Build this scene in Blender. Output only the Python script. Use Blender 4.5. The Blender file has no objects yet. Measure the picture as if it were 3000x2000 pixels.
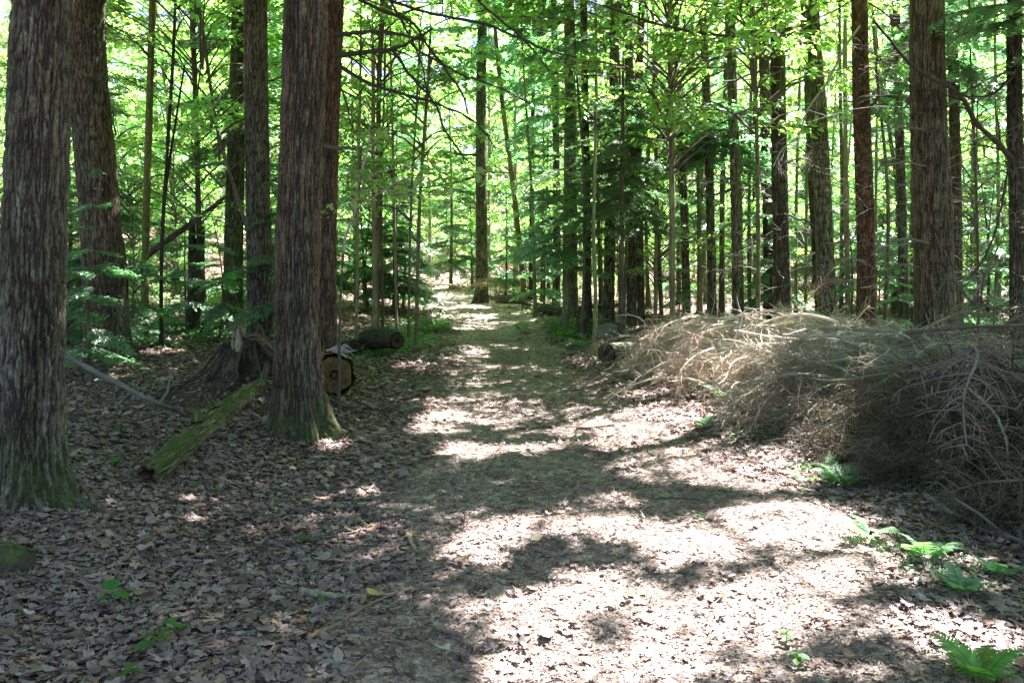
import bpy, math, random
import numpy as np
R = math.radians
C = bpy.context.scene.collection
SC = bpy.context.scene
rs = np.random.RandomState(7)

# ------------------------------------------------------------------ camera
F = 1960.0                    # focal length in units of a 2352-wide frame
CX, CY, HOR = 1176.0, 784.0, 619.0
CAMZ = 1.6
PITCH = math.atan((CY - HOR) / F)
cp, sp = math.cos(PITCH), math.sin(PITCH)
cam_d = bpy.data.cameras.new('camera'); cam = bpy.data.objects.new('camera', cam_d); C.objects.link(cam)
cam.location = (0, 0, CAMZ); cam.rotation_euler = (R(90) - PITCH, 0, 0)
cam_d.sensor_width = 36; cam_d.lens = F / 2352 * 36; cam_d.clip_start = .05; cam_d.clip_end = 600
SC.camera = cam

# ------------------------------------------------------------------ sun / sky
SUN_AZ, SUN_EL = R(48), R(56)          # azimuth measured from +y towards +x
SDIR = np.array([math.sin(SUN_AZ) * math.cos(SUN_EL), math.cos(SUN_AZ) * math.cos(SUN_EL), math.sin(SUN_EL)])
sd = bpy.data.lights.new('sun', 'SUN'); so = bpy.data.objects.new('sun', sd); C.objects.link(so)
sd.energy = 40.0; sd.angle = R(.53); sd.color = (1, .975, .97)
from mathutils import Vector, Matrix
so.rotation_euler = Vector(SDIR).to_track_quat('Z', 'Y').to_euler()
so.location = Vector(SDIR) * 60
w = bpy.data.worlds.new('World'); SC.world = w; w.use_nodes = True
nt = w.node_tree; bg = nt.nodes['Background']
sky = nt.nodes.new('ShaderNodeTexSky'); sky.sky_type = 'NISHITA'; sky.sun_disc = False
sky.sun_elevation = SUN_EL; sky.sun_rotation = SUN_AZ; sky.air_density = 1; sky.dust_density = 2.5
nt.links.new(sky.outputs[0], bg.inputs[0]); bg.inputs[1].default_value = .38
SC.view_settings.view_transform = 'Standard'; SC.view_settings.look = 'None'; SC.view_settings.exposure = 0
cy = SC.cycles
cy.max_bounces = 12; cy.diffuse_bounces = 9; cy.glossy_bounces = 2; cy.transmission_bounces = 6; cy.transparent_max_bounces = 4
cy.caustics_reflective = False; cy.caustics_refractive = False
cy.use_denoising = True

# ------------------------------------------------------------------ noise
def hsh(ix, iy, iz, s=0):
    h = (ix.astype(np.int64) * 374761393 + iy.astype(np.int64) * 668265263 + iz.astype(np.int64) * 1274126177 + s * 974634777) & 0xffffffff
    h = ((h ^ (h >> 13)) * 1103515245) & 0xffffffff
    h = ((h ^ (h >> 16)) * 2246822519) & 0xffffffff
    return (h ^ (h >> 15)).astype(np.float64) / 4294967296.0
def vn(x, y, z=0.0, s=0):
    x, y, z = np.broadcast_arrays(np.asarray(x, float), np.asarray(y, float), np.asarray(z, float))
    fx, fy, fz = np.floor(x), np.floor(y), np.floor(z)
    u, v, t = x - fx, y - fy, z - fz
    u = u * u * (3 - 2 * u); v = v * v * (3 - 2 * v); t = t * t * (3 - 2 * t)
    ix, iy, iz = fx.astype(np.int64), fy.astype(np.int64), fz.astype(np.int64)
    r = 0
    for a in (0, 1):
        for b in (0, 1):
            for c in (0, 1):
                r = r + hsh(ix + a, iy + b, iz + c, s) * (u if a else 1 - u) * (v if b else 1 - v) * (t if c else 1 - t)
    return r
def fbm(x, y, z=0.0, s=0, o=4):
    r = 0; a = .5; f = 1.0
    for k in range(o):
        r = r + a * vn(x * f, y * f, np.asarray(z) * f, s + k); a *= .5; f *= 2.07
    return r / (1 - .5 ** o)
def sst(a, b, x):
    t = np.clip((np.asarray(x, float) - a) / (b - a), 0, 1); return t * t * (3 - 2 * t)
def worley(u, v, nu, s):
    """u periodic with nu cells; returns F1, F2-F1 and the cell hash"""
    iu, iv = np.floor(u).astype(np.int64), np.floor(v).astype(np.int64)
    f1 = np.full(u.shape, 9.); f2 = np.full(u.shape, 9.); cell = np.zeros(u.shape)
    for a in (-1, 0, 1):
        for b in (-1, 0, 1):
            cu, cv = iu + a, iv + b; wu = np.mod(cu, nu)
            px = cu + .15 + .7 * hsh(wu, cv, cv * 0, s); py = cv + .1 + .8 * hsh(wu, cv, cv * 0, s + 1)
            d = np.hypot(u - px, v - py)
            cl = hsh(wu, cv, cv * 0, s + 2)
            n = d < f1
            f2 = np.where(n, f1, np.minimum(f2, d)); cell = np.where(n, cl, cell); f1 = np.where(n, d, f1)
    return f1, f2 - f1, cell

# ------------------------------------------------------------------ terrain
def trail_x(y): return np.interp(y, [0, 5, 14, 22, 30, 38, 46, 60], [.75, .6, .05, -.4, -1.5, -5.0, -12, -28])
def trail_w(y): return np.interp(y, [0, 6, 14, 25, 40], [2.0, 1.9, 1.3, 1.6, 2.0])
STUMP = np.array([-2.86, 9.3])
def pile_h(x, y):
    front = np.interp(y, [4, 5.4, 7.3, 9.5, 12, 15, 17], [3.75, 3.25, 2.85, 2.45, 2.2, 2.3, 3.0])
    wd = np.interp(y, [4, 8, 13, 16], [3.2, 3.6, 3.4, 2.0])
    d = (np.asarray(x, float) - front)
    h = sst(-.1, .9, d) * (1 - sst(wd - 1.3, wd, d)) * sst(3.6, 5.0, y) * (1 - sst(13.5, 16.2, y))
    return h * np.interp(y, [5, 9, 13], [.82, .9, 1.0]) * (.66 + .3 * vn(np.asarray(x) * .7, np.asarray(y) * .7, 0, 51))
def ground_h(x, y):
    x = np.asarray(x, float); y = np.asarray(y, float)
    h = np.interp(y, [-300, 0, 10, 14, 20, 30, 40, 60, 120, 400], [-1, 0, 0, .07, .27, .62, .93, 1.3, 3, 8])
    dx = x - trail_x(y)
    h = h + .22 * sst(1.5, 5, -dx) + .12 * sst(2, 6, dx)
    h = h + 2.3 * sst(4, 18, -x) * sst(14, 42, y) + 1.3 * sst(6, 22, x) * sst(13, 42, y)
    h = h - .07 * np.exp(-(dx / trail_w(y)) ** 2)
    h = h + .50 * np.exp(-((x - STUMP[0] - .05) ** 2 / .36 + (y - STUMP[1]) ** 2 / .5))
    h = h + .35 * pile_h(x, y)
    nz = .10 * (vn(x * .6, y * .6, 0, 3) - .5) + .05 * (vn(x * 1.7, y * 1.7, 0, 4) - .5) + .02 * (vn(x * 5, y * 5, 0, 5) - .5)
    return h + nz * (1 + 2 * sst(18, 50, y))
def ray(px, py):
    a = (px - CX) / F; b = (CY - py) / F
    return np.array([a, cp + b * sp, -sp + b * cp])
def at(px, py, Y):
    d = ray(px, py); return np.array([d[0] * Y / d[1], Y, CAMZ + d[2] * Y / d[1]])
def G(px, py):
    d = ray(px, py); t = np.arange(2, 120, .02)
    z = CAMZ + d[2] * t; g = ground_h(d[0] * t, d[1] * t)
    k = np.argmax(z < g)
    return np.array([d[0] * t[k], d[1] * t[k], float(g[k])])
def col_base(px, Y):
    py = 750.
    for _ in range(5):
        p = at(px, py, Y); g = float(ground_h(p[0], Y))
        q = project(np.array([[p[0], Y, g]]))[0]; py = q[1]
    p = at(px, py, Y); return np.array([p[0], Y, float(ground_h(p[0], Y))])
def project(P):
    d = P - np.array([0, 0, CAMZ]); f = d[:, 1] * cp - d[:, 2] * sp; u = d[:, 1] * sp + d[:, 2] * cp
    f = np.where(f < .05, .05, f)
    return np.stack([CX + F * d[:, 0] / f, CY - F * u / f], 1)

# ------------------------------------------------------------------ where sunlight reaches the ground
LIT = [  # px, py, rx, ry, rot, strength  (frame of 2352 x 1568), turned below into places on the ground
 (930, 664, 95, 18, 0, 1.3), (1120, 700, 90, 8, 0, .5), (1150, 757, 150, 9, 5, 1), (1060, 745, 60, 8, 0, .9), (1130, 832, 110, 13, 5, 1.1), (985, 846, 80, 12, 3, .8),
 (1180, 880, 80, 14, 3, .7), (1300, 905, 70, 10, 0, .6), (1050, 935, 150, 18, 2, .65), (850, 880, 60, 12, 10, .5),
 (1500, 915, 200, 40, 4, 1.2), (1560, 975, 210, 55, 6, 1.2), (1650, 1040, 240, 60, 4, 1.15), (1480, 1075, 160, 28, 4, .75), (1250, 960, 170, 22, 4, .75), (1290, 1030, 160, 24, 4, .6),
 (1080, 1035, 70, 18, 4, .9), (1000, 985, 80, 20, 4, .55), (1010, 1075, 60, 15, 0, .55), (1780, 1110, 130, 24, 3, .8), (1620, 1100, 120, 22, 4, .7),
 (1170, 1240, 150, 32, -12, 1.05), (1190, 1200, 90, 14, -5, .7), (1080, 1300, 110, 18, -14, .8), (1000, 1372, 75, 22, 0, 1.0), (1240, 1330, 150, 35, -5, .8),
 (1190, 1440, 170, 55, 0, 1.05), (1320, 1530, 220, 60, 0, 1.1), (1420, 1400, 160, 40, 5, .8), (1560, 1260, 170, 40, 5, .8), (1830, 1215, 180, 50, 8, 1.15), (1700, 1290, 200, 45, 5, .9),
 (1900, 1300, 200, 50, 6, .95), (1750, 1400, 230, 60, 5, 1.1), (1980, 1430, 200, 50, 5, .95), (1560, 1500, 200, 50, 5, .7), (2180, 1480, 190, 50, 5, .8), (2260, 1300, 110, 35, 5, .6),
 (1950, 1540, 150, 40, 0, .6), (700, 1525, 40, 12, 0, .5), (1630, 830, 190, 75, 20, 1.1), (1520, 760, 130, 35, 0, .6), (1900, 800, 150, 40, 0, .4), (1820, 905, 120, 60, 0, .45),
 (760, 1030, 40, 12, 0, .75), (260, 945, 50, 8, 0, .5), (410, 975, 60, 16, 0, .5), (230, 870, 60, 9, 0, .7), (420, 770, 110, 12, 0, .6), (480, 700, 120, 20, 0, .45), (600, 845, 60, 10, 0, .5),
 (330, 800, 100, 15, 0, .45), (920, 1310, 60, 10, 0, .35), (260, 1165, 35, 10, 0, .45), (590, 1165, 40, 10, 0, .4), (2290, 690, 100, 40, 0, .6), (2100, 660, 100, 30, 0, .5), (600, 620, 200, 30, 0, .5), (1180, 1130, 30, 8, 0, .3),
 (1400, 1135, 60, 8, 0, .3), (1960, 905, 120, 60, 0, .25), (1430, 735, 60, 20, 0, .5), (1250, 730, 60, 12, 0, .5),
 (1250, 1010, 260, 40, 3, .62), (1130, 1120, 150, 18, 2, .45), (1400, 1230, 260, 45, 0, .75), (1300, 1370, 300, 50, 0, .8), (1650, 1450, 300, 60, 0, .8), (1450, 1560, 300, 40, 0, .9), (1150, 950, 200, 30, 0, .6), (1150, 800, 120, 12, 0, .6), (1330, 950, 160, 30, 0, .9),
]
def lit_value(gx, gy):
    P = np.stack([gx, gy, ground_h(gx, gy)], 1); q = project(P)
    inside = (gy > 2.4) & (q[:, 0] > -100) & (q[:, 0] < 2450) & (q[:, 1] < 1640)
    m = np.zeros(len(gx))
    for (a, b, rx, ry, rot, s) in LIT:
        c, s_ = math.cos(R(rot)), math.sin(R(rot)); dx, dy = q[:, 0] - a, q[:, 1] - b
        u = (dx * c + dy * s_) / rx; v = (-dx * s_ + dy * c) / ry
        m = np.maximum(m, s * np.clip(1.55 - (u * u + v * v) * .75, 0, 1))
    m = np.where(inside, m, .25)
    m = np.where(gy > 26, np.maximum(m, .5), m)
    n = fbm(gx * 3.4, gy * 2.6, 0, 77, 3) - .5
    n2 = vn(gx * 7, gy * 5, 0, 78) - .5
    near = sst(1120, 1250, q[:, 1]) * inside
    n3 = vn(gx * 1.6 + 3, gy * 3.2 - gx * 1.2, 0, 79) - .5
    return m * (1 - .04 * near) + n * .9 + n2 * .55 + n3 * (.22 + .2 * near) * np.clip(m * 1.8, 0, 1) - .12 * (m < .05) * inside
def lit_boxes(P):
    """bright holes in the canopy over foliage that the photo shows in full sun"""
    k = (P[:, 2] - 5.2) / SDIR[2]; X = P[:, 0] - SDIR[0] * k; Y = P[:, 1] - SDIR[1] * k
    a = (X > 1.6) & (X < 7.6) & (Y > 11.5) & (Y < 19) & (P[:, 2] > 7.4)
    k = (P[:, 2] - 3.3) / SDIR[2]; X = P[:, 0] - SDIR[0] * k; Y = P[:, 1] - SDIR[1] * k
    b = (X > .8) & (X < 4.8) & (Y > 13.5) & (Y < 19) & (P[:, 2] > 5.2)
    return a | b
def cull_mask(P, thr=.52):
    """True where a leaf at P may stay"""
    k = P[:, 2] / SDIR[2]
    gx, gy = P[:, 0] - SDIR[0] * k, P[:, 1] - SDIR[1] * k
    k = (P[:, 2] - ground_h(gx, gy)) / SDIR[2]; gx, gy = P[:, 0] - SDIR[0] * k, P[:, 1] - SDIR[1] * k
    keep = lit_value(gx, gy) < thr
    keep &= ~(lit_boxes(P) & (rs.rand(len(P)) < .93))
    return keep

# ------------------------------------------------------------------ geometry container
class Geo:
    def __init__(s): s.V = []; s.Q = []; s.T = []; s.C = []; s.n = 0
    def add(s, V, Q=None, T=None, col=(1, 1, 1)):
        V = np.asarray(V, float).reshape(-1, 3); s.V.append(V)
        if Q is not None and len(Q): s.Q.append(np.asarray(Q, np.int64).reshape(-1, 4) + s.n)
        if T is not None and len(T): s.T.append(np.asarray(T, np.int64).reshape(-1, 3) + s.n)
        c = np.asarray(col, float)
        s.C.append(np.broadcast_to(c, (len(V), 3)) if c.ndim == 1 else c)
        s.n += len(V)
    def merge(s, g, M=None, o=(0, 0, 0), mul=1.0):
        V, Q, T, c = g.arr(); V = V @ M.T + o if M is not None else V + np.asarray(o)
        s.add(V, Q, T, c * mul)
    def arr(s):
        V = np.concatenate(s.V) if s.V else np.zeros((0, 3)); c = np.concatenate(s.C) if s.C else np.zeros((0, 3))
        Q = np.concatenate(s.Q) if s.Q else np.zeros((0, 4), np.int64); T = np.concatenate(s.T) if s.T else np.zeros((0, 3), np.int64)
        return V, Q, T, c
    def build(s, name, mat, parent=None, loc=None, smooth=True):
        V, Q, T, c = s.arr()
        if loc is not None: V = V - np.asarray(loc)
        me = bpy.data.meshes.new(name)
        me.vertices.add(len(V)); me.vertices.foreach_set('co', V.astype(np.float32).ravel())
        nl = Q.size + T.size; me.loops.add(nl); me.polygons.add(len(Q) + len(T))
        me.loops.foreach_set('vertex_index', np.concatenate([Q.ravel(), T.ravel()]).astype(np.int32))
        st = np.concatenate([np.arange(len(Q)) * 4, Q.size + np.arange(len(T)) * 3]).astype(np.int32)
        me.polygons.foreach_set('loop_start', st)
        me.polygons.foreach_set('use_smooth', np.full(len(Q) + len(T), smooth))
        me.update(calc_edges=True)
        a = me.color_attributes.new('Col', 'FLOAT_COLOR', 'POINT')
        a.data.foreach_set('color', np.concatenate([c, np.ones((len(c), 1))], 1).astype(np.float32).ravel())
        me.materials.append(mat)
        o = bpy.data.objects.new(name, me); C.objects.link(o)
        if parent is not None: o.parent = parent
        return o
def frames(P):
    P = np.asarray(P, float); T = np.gradient(P, axis=0); T /= np.linalg.norm(T, axis=1)[:, None] + 1e-12
    a = np.array([0, 0, 1.]) if abs(T[0, 2]) < .9 else np.array([0, 1., 0])
    N = np.zeros_like(P); n = np.cross(np.cross(T[0], a), T[0]); n /= np.linalg.norm(n)
    for i in range(len(P)):
        n = n - T[i] * n.dot(T[i]); n /= np.linalg.norm(n) + 1e-12; N[i] = n
    return T, N, np.cross(T, N)
def tube(g, P, r, seg=5, col=(.2, .2, .2)):
    P = np.asarray(P, float); m = len(P); r = np.broadcast_to(np.asarray(r, float), (m,))
    T, N, B = frames(P); th = np.arange(seg) * 2 * math.pi / seg
    V = P[:, None] + r[:, None, None] * (N[:, None] * np.cos(th)[None, :, None] + B[:, None] * np.sin(th)[None, :, None])
    i = np.arange(m - 1)[:, None] * seg; j = np.arange(seg)[None]; k = (j + 1) % seg
    Q = np.stack([i + j, i + k, i + seg + k, i + seg + j], -1).reshape(-1, 4)
    c = np.asarray(col, float)
    if c.ndim == 2: c = np.repeat(c, seg, 0)
    g.add(V.reshape(-1, 3), Q, None, c)
def smooth_path(pts, n):
    pts = np.asarray(pts, float)
    if len(pts) == 2: t = np.linspace(0, 1, n)[:, None]; return pts[0] * (1 - t) + pts[1] * t
    d = np.r_[0, np.cumsum(np.linalg.norm(np.diff(pts, axis=0), axis=1))]; d /= d[-1]
    m = np.gradient(pts, d, axis=0); t = np.linspace(0, 1, n); k = np.clip(np.searchsorted(d, t, side='right') - 1, 0, len(d) - 2)
    h = (d[k + 1] - d[k]); u = ((t - d[k]) / h)[:, None]; h = h[:, None]
    return (2 * u ** 3 - 3 * u ** 2 + 1) * pts[k] + (u ** 3 - 2 * u ** 2 + u) * h * m[k] + (-2 * u ** 3 + 3 * u ** 2) * pts[k + 1] + (u ** 3 - u ** 2) * h * m[k + 1]
def rotm(yaw, pitch=0, roll=0):
    """local x points along yaw (from +x), pitched up, rolled about itself; arrays allowed -> (...,3,3)"""
    yaw, pitch, roll = np.broadcast_arrays(np.asarray(yaw, float), np.asarray(pitch, float), np.asarray(roll, float))
    cy_, sy, cpp, spp, cr, sr = np.cos(yaw), np.sin(yaw), np.cos(pitch), np.sin(pitch), np.cos(roll), np.sin(roll)
    X = np.stack([cy_ * cpp, sy * cpp, spp], -1); Y0 = np.stack([-sy, cy_, 0 * cy_], -1); Z0 = np.cross(X, Y0)
    Yv = Y0 * cr[..., None] + Z0 * sr[..., None]; Z = np.cross(X, Yv)
    return np.stack([X, Yv, Z], -1)
def scatter(g, tmpl, M, off, cols):
    """instances of a template (V,Q,T,C) baked into g; cols (N,3) multiplies"""
    V, Q, T, c = tmpl; n = len(off); k = len(V)
    W = np.einsum('nij,kj->nki', M, V) + off[:, None]
    b = (np.arange(n) * k)[:, None, None]
    g.add(W.reshape(-1, 3), (Q[None] + b).reshape(-1, 4) if len(Q) else None, (T[None] + b).reshape(-1, 3) if len(T) else None,
          (c[None] * cols[:, None]).reshape(-1, 3))

# ------------------------------------------------------------------ materials
def new_mat(name):
    m = bpy.data.materials.new(name); m.use_nodes = True; t = m.node_tree
    for n in list(t.nodes): t.nodes.remove(n)
    out = t.nodes.new('ShaderNodeOutputMaterial'); return m, t, out
def N_(t, k, **kw):
    n = t.nodes.new(k)
    for a, b in kw.items():
        if a.startswith('i_'): n.inputs[int(a[2:]) if a[2:].isdigit() else a[2:]].default_value = b
        else: setattr(n, a, b)
    return n
def solid_mat(name, rough=.85, scale=60, amt=.35, bump=.35, dist=.004, spec=.25, stretch=(1, 1, 1)):
    m, t, out = new_mat(name); L = t.links.new
    at_ = N_(t, 'ShaderNodeAttribute', attribute_name='Col'); tc = N_(t, 'ShaderNodeTexCoord')
    mp = N_(t, 'ShaderNodeMapping'); mp.inputs['Scale'].default_value = stretch; L(tc.outputs['Object'], mp.inputs[0])
    nz = N_(t, 'ShaderNodeTexNoise'); nz.inputs['Scale'].default_value = scale; nz.inputs['Detail'].default_value = 6; nz.inputs['Roughness'].default_value = .65
    L(mp.outputs[0], nz.inputs['Vector'])
    mr = N_(t, 'ShaderNodeMapRange'); mr.inputs[1].default_value = .3; mr.inputs[2].default_value = .7; mr.inputs[3].default_value = 1 - amt; mr.inputs[4].default_value = 1 + amt
    L(nz.outputs[0], mr.inputs[0])
    mx = N_(t, 'ShaderNodeMix', data_type='RGBA', blend_type='MULTIPLY'); mx.inputs[0].default_value = 1
    L(at_.outputs[0], mx.inputs[6]); L(mr.outputs[0], mx.inputs[7])
    b = N_(t, 'ShaderNodeBsdfPrincipled'); b.inputs['Roughness'].default_value = rough; b.inputs['Specular IOR Level'].default_value = spec
    L(mx.outputs[2], b.inputs['Base Color'])
    if bump:
        bp = N_(t, 'ShaderNodeBump'); bp.inputs['Strength'].default_value = bump; bp.inputs['Distance'].default_value = dist
        L(nz.outputs[0], bp.inputs['Height']); L(bp.outputs[0], b.inputs['Normal'])
    L(b.outputs[0], out.inputs[0]); return m
def bark_far_mat(name):
    m, t, out = new_mat(name); L = t.links.new
    at_ = N_(t, 'ShaderNodeAttribute', attribute_name='Col'); tc = N_(t, 'ShaderNodeTexCoord'); oi = N_(t, 'ShaderNodeObjectInfo')
    mp = N_(t, 'ShaderNodeMapping'); mp.inputs['Scale'].default_value = (9, 9, 1.6); L(tc.outputs['Object'], mp.inputs[0])
    nz = N_(t, 'ShaderNodeTexNoise'); nz.inputs['Scale'].default_value = 3; nz.inputs['Detail'].default_value = 7; nz.inputs['Roughness'].default_value = .75
    L(mp.outputs[0], nz.inputs['Vector'])
    n2 = N_(t, 'ShaderNodeTexNoise'); n2.inputs['Scale'].default_value = 1.3; n2.inputs['Detail'].default_value = 4; L(tc.outputs['Object'], n2.inputs['Vector'])
    cr = N_(t, 'ShaderNodeValToRGB'); cr.color_ramp.elements[0].position = .35; cr.color_ramp.elements[0].color = (.45, .42, .4, 1); cr.color_ramp.elements[1].position = .68; cr.color_ramp.elements[1].color = (1.6, 1.6, 1.55, 1)
    L(nz.outputs[0], cr.inputs[0])
    c2 = N_(t, 'ShaderNodeValToRGB'); c2.color_ramp.elements[0].position = .4; c2.color_ramp.elements[0].color = (.75, .72, .7, 1); c2.color_ramp.elements[1].position = .62; c2.color_ramp.elements[1].color = (1.15, 1.3, 1.05, 1)
    L(n2.outputs[0], c2.inputs[0])
    mx = N_(t, 'ShaderNodeMix', data_type='RGBA', blend_type='MULTIPLY'); mx.inputs[0].default_value = 1; L(at_.outputs[0], mx.inputs[6]); L(cr.outputs[0], mx.inputs[7])
    m2 = N_(t, 'ShaderNodeMix', data_type='RGBA', blend_type='MULTIPLY'); m2.inputs[0].default_value = 1; L(mx.outputs[2], m2.inputs[6]); L(c2.outputs[0], m2.inputs[7])
    hv = N_(t, 'ShaderNodeHueSaturation'); mr = N_(t, 'ShaderNodeMapRange'); mr.inputs[3].default_value = .6; mr.inputs[4].default_value = 1.4
    L(oi.outputs['Random'], mr.inputs[0]); L(mr.outputs[0], hv.inputs['Value']); L(m2.outputs[2], hv.inputs['Color'])
    b = N_(t, 'ShaderNodeBsdfPrincipled'); b.inputs['Roughness'].default_value = .9; b.inputs['Specular IOR Level'].default_value = .2; L(hv.outputs[0], b.inputs['Base Color'])
    bp = N_(t, 'ShaderNodeBump'); bp.inputs['Strength'].default_value = .8; bp.inputs['Distance'].default_value = .02; L(nz.outputs[0], bp.inputs['Height']); L(bp.outputs[0], b.inputs['Normal'])
    L(b.outputs[0], out.inputs[0]); return m
def leaf_mat(name, trans=.5, tint=(1.9, 2.3, 1.0), gloss=.06, rough=.45, objvar=.25):
    m, t, out = new_mat(name); L = t.links.new
    at_ = N_(t, 'ShaderNodeAttribute', attribute_name='Col'); oi = N_(t, 'ShaderNodeObjectInfo')
    hv = N_(t, 'ShaderNodeHueSaturation'); mr = N_(t, 'ShaderNodeMapRange'); mr.inputs[3].default_value = 1 - objvar; mr.inputs[4].default_value = 1 + objvar
    L(oi.outputs['Random'], mr.inputs[0]); L(mr.outputs[0], hv.inputs['Value']); L(at_.outputs[0], hv.inputs['Color'])
    mh = N_(t, 'ShaderNodeMath', operation='MULTIPLY_ADD'); mh.inputs[1].default_value = .05; mh.inputs[2].default_value = .475; L(oi.outputs['Random'], mh.inputs[0]); L(mh.outputs[0], hv.inputs['Hue'])
    mx = N_(t, 'ShaderNodeMix', data_type='RGBA', blend_type='MULTIPLY'); mx.inputs[0].default_value = 1; mx.inputs[7].default_value = (*tint, 1); L(hv.outputs[0], mx.inputs[6])
    d = N_(t, 'ShaderNodeBsdfDiffuse'); tr = N_(t, 'ShaderNodeBsdfTranslucent'); gl = N_(t, 'ShaderNodeBsdfGlossy'); gl.inputs['Roughness'].default_value = rough
    L(hv.outputs[0], d.inputs[0]); L(mx.outputs[2], tr.inputs[0])
    m1 = N_(t, 'ShaderNodeMixShader'); m1.inputs[0].default_value = trans; L(d.outputs[0], m1.inputs[1]); L(tr.outputs[0], m1.inputs[2])
    m2 = N_(t, 'ShaderNodeMixShader'); m2.inputs[0].default_value = gloss; L(m1.outputs[0], m2.inputs[1]); L(gl.outputs[0], m2.inputs[2])
    L(m2.outputs[0], out.inputs[0]); return m
def ground_mat():
    m, t, out = new_mat('forest_soil'); L = t.links.new
    tc = N_(t, 'ShaderNodeTexCoord'); at_ = N_(t, 'ShaderNodeAttribute', attribute_name='Col')
    vo = N_(t, 'ShaderNodeTexVoronoi'); vo.inputs['Scale'].default_value = 22; vo.inputs['Randomness'].default_value = 1
    dn = N_(t, 'ShaderNodeTexNoise'); dn.inputs['Scale'].default_value = 9; dn.inputs['Detail'].default_value = 3
    ad = N_(t, 'ShaderNodeMix', data_type='RGBA', blend_type='LINEAR_LIGHT'); ad.inputs[0].default_value = .12
    L(tc.outputs['Object'], dn.inputs['Vector']); L(tc.outputs['Object'], ad.inputs[6]); L(dn.outputs['Color'], ad.inputs[7]); L(ad.outputs[2], vo.inputs['Vector'])
    cr = N_(t, 'ShaderNodeValToRGB'); e = cr.color_ramp.elements; e[0].position = 0; e[0].color = (.35, .3, .28, 1); e[1].position = 1; e[1].color = (1.9, 1.75, 1.6, 1)
    sep = N_(t, 'ShaderNodeSeparateColor'); L(vo.outputs['Color'], sep.inputs[0]); L(sep.outputs[0], cr.inputs[0])
    nz = N_(t, 'ShaderNodeTexNoise'); nz.inputs['Scale'].default_value = 90; nz.inputs['Detail'].default_value = 6; nz.inputs['Roughness'].default_value = .7; L(tc.outputs['Object'], nz.inputs['Vector'])
    c2 = N_(t, 'ShaderNodeValToRGB'); e = c2.color_ramp.elements; e[0].position = .35; e[0].color = (.4, .38, .36, 1); e[1].position = .65; e[1].color = (1.5, 1.45, 1.4, 1); L(nz.outputs[0], c2.inputs[0])
    mx = N_(t, 'ShaderNodeMix', data_type='RGBA', blend_type='MULTIPLY'); mx.inputs[0].default_value = 1; L(at_.outputs[0], mx.inputs[6]); L(cr.outputs[0], mx.inputs[7])
    m2 = N_(t, 'ShaderNodeMix', data_type='RGBA', blend_type='MULTIPLY'); m2.inputs[0].default_value = 1; L(mx.outputs[2], m2.inputs[6]); L(c2.outputs[0], m2.inputs[7])
    b = N_(t, 'ShaderNodeBsdfPrincipled'); b.inputs['Roughness'].default_value = .9; b.inputs['Specular IOR Level'].default_value = .2; L(m2.outputs[2], b.inputs['Base Color'])
    bp = N_(t, 'ShaderNodeBump'); bp.inputs['Strength'].default_value = 1; bp.inputs['Distance'].default_value = .012
    ma = N_(t, 'ShaderNodeMath', operation='ADD'); L(nz.outputs[0], ma.inputs[0]); L(vo.outputs['Distance'], ma.inputs[1]); L(ma.outputs[0], bp.inputs['Height']); L(bp.outputs[0], b.inputs['Normal'])
    L(b.outputs[0], out.inputs[0]); return m
M_BARK = solid_mat('bark', .92, 85, .65, .9, .008, .15, (1, 1, .4))
M_BARKF = bark_far_mat('bark_distant')
M_TWIG = solid_mat('twig_wood', .8, 40, .3, .2, .002, .3)
M_WOOD = solid_mat('rotten_wood', .9, 45, .45, .8, .006, .2)
M_HEM = leaf_mat('hemlock_needles', .6, (1.9, 2.1, 1.5), .14, .4, .3)
M_BRD = leaf_mat('broad_leaves', .6, (2.0, 2.15, 1.3), .10, .38, .25)
M_FERN = leaf_mat('fern_leaves', .45, (1.6, 1.9, 1.0), .04, .5, .1)
M_LIT = leaf_mat('dead_leaves', .12, (1.3, 1.0, .8), .05, .45, 0)
M_DEAD = leaf_mat('dead_needles', .15, (1.2, 1.0, .8), .03, .5, 0)
M_SOIL = ground_mat()

# ------------------------------------------------------------------ tagging
def tag(o, label=None, cat=None, group=None, kind=None):
    if label: o['label'] = label
    if cat: o['category'] = cat
    if group: o['group'] = group
    if kind: o['kind'] = kind
    return o
def thing(name, loc, label=None, cat=None, group=None):
    o = bpy.data.objects.new(name, None); C.objects.link(o); o.location = tuple(float(v) for v in loc); o.empty_display_size = .2
    return tag(o, label, cat, group)

# ------------------------------------------------------------------ ground
def axis(lo, hi, a, b, step, grow=1.25):
    m = list(np.arange(a, b, step)); s = step; x = m[-1]
    while x < hi: s *= grow; s = min(s, 12); x += s; m.append(x)
    s = step; x = m[0]
    while x > lo: s *= grow; s = min(s, 12); x -= s; m.insert(0, x)
    return np.array(m)
xs = axis(-320, 320, -11, 12, .07); ys = axis(-200, 420, 2.2, 24, .07, 1.12)
X, Y = np.meshgrid(xs, ys); Z = ground_h(X.ravel(), Y.ravel()).reshape(X.shape)
nx, ny = len(xs), len(ys); i = np.arange(ny - 1)[:, None] * nx; j = np.arange(nx - 1)[None]
Qg = np.stack([i + j, i + j + 1, i + nx + j + 1, i + nx + j], -1).reshape(-1, 4)
dxt = np.abs(X - trail_x(Y)) / trail_w(Y)
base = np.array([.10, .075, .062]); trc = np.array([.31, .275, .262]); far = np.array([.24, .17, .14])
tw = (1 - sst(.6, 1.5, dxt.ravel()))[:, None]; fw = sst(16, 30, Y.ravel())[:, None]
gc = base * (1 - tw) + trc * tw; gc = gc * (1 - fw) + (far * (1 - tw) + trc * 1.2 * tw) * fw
sdm = np.exp(-((X.ravel() - STUMP[0]) ** 2 + (Y.ravel() - STUMP[1]) ** 2) / .6)[:, None]; gc = gc * (1 - .8 * sdm)
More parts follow.
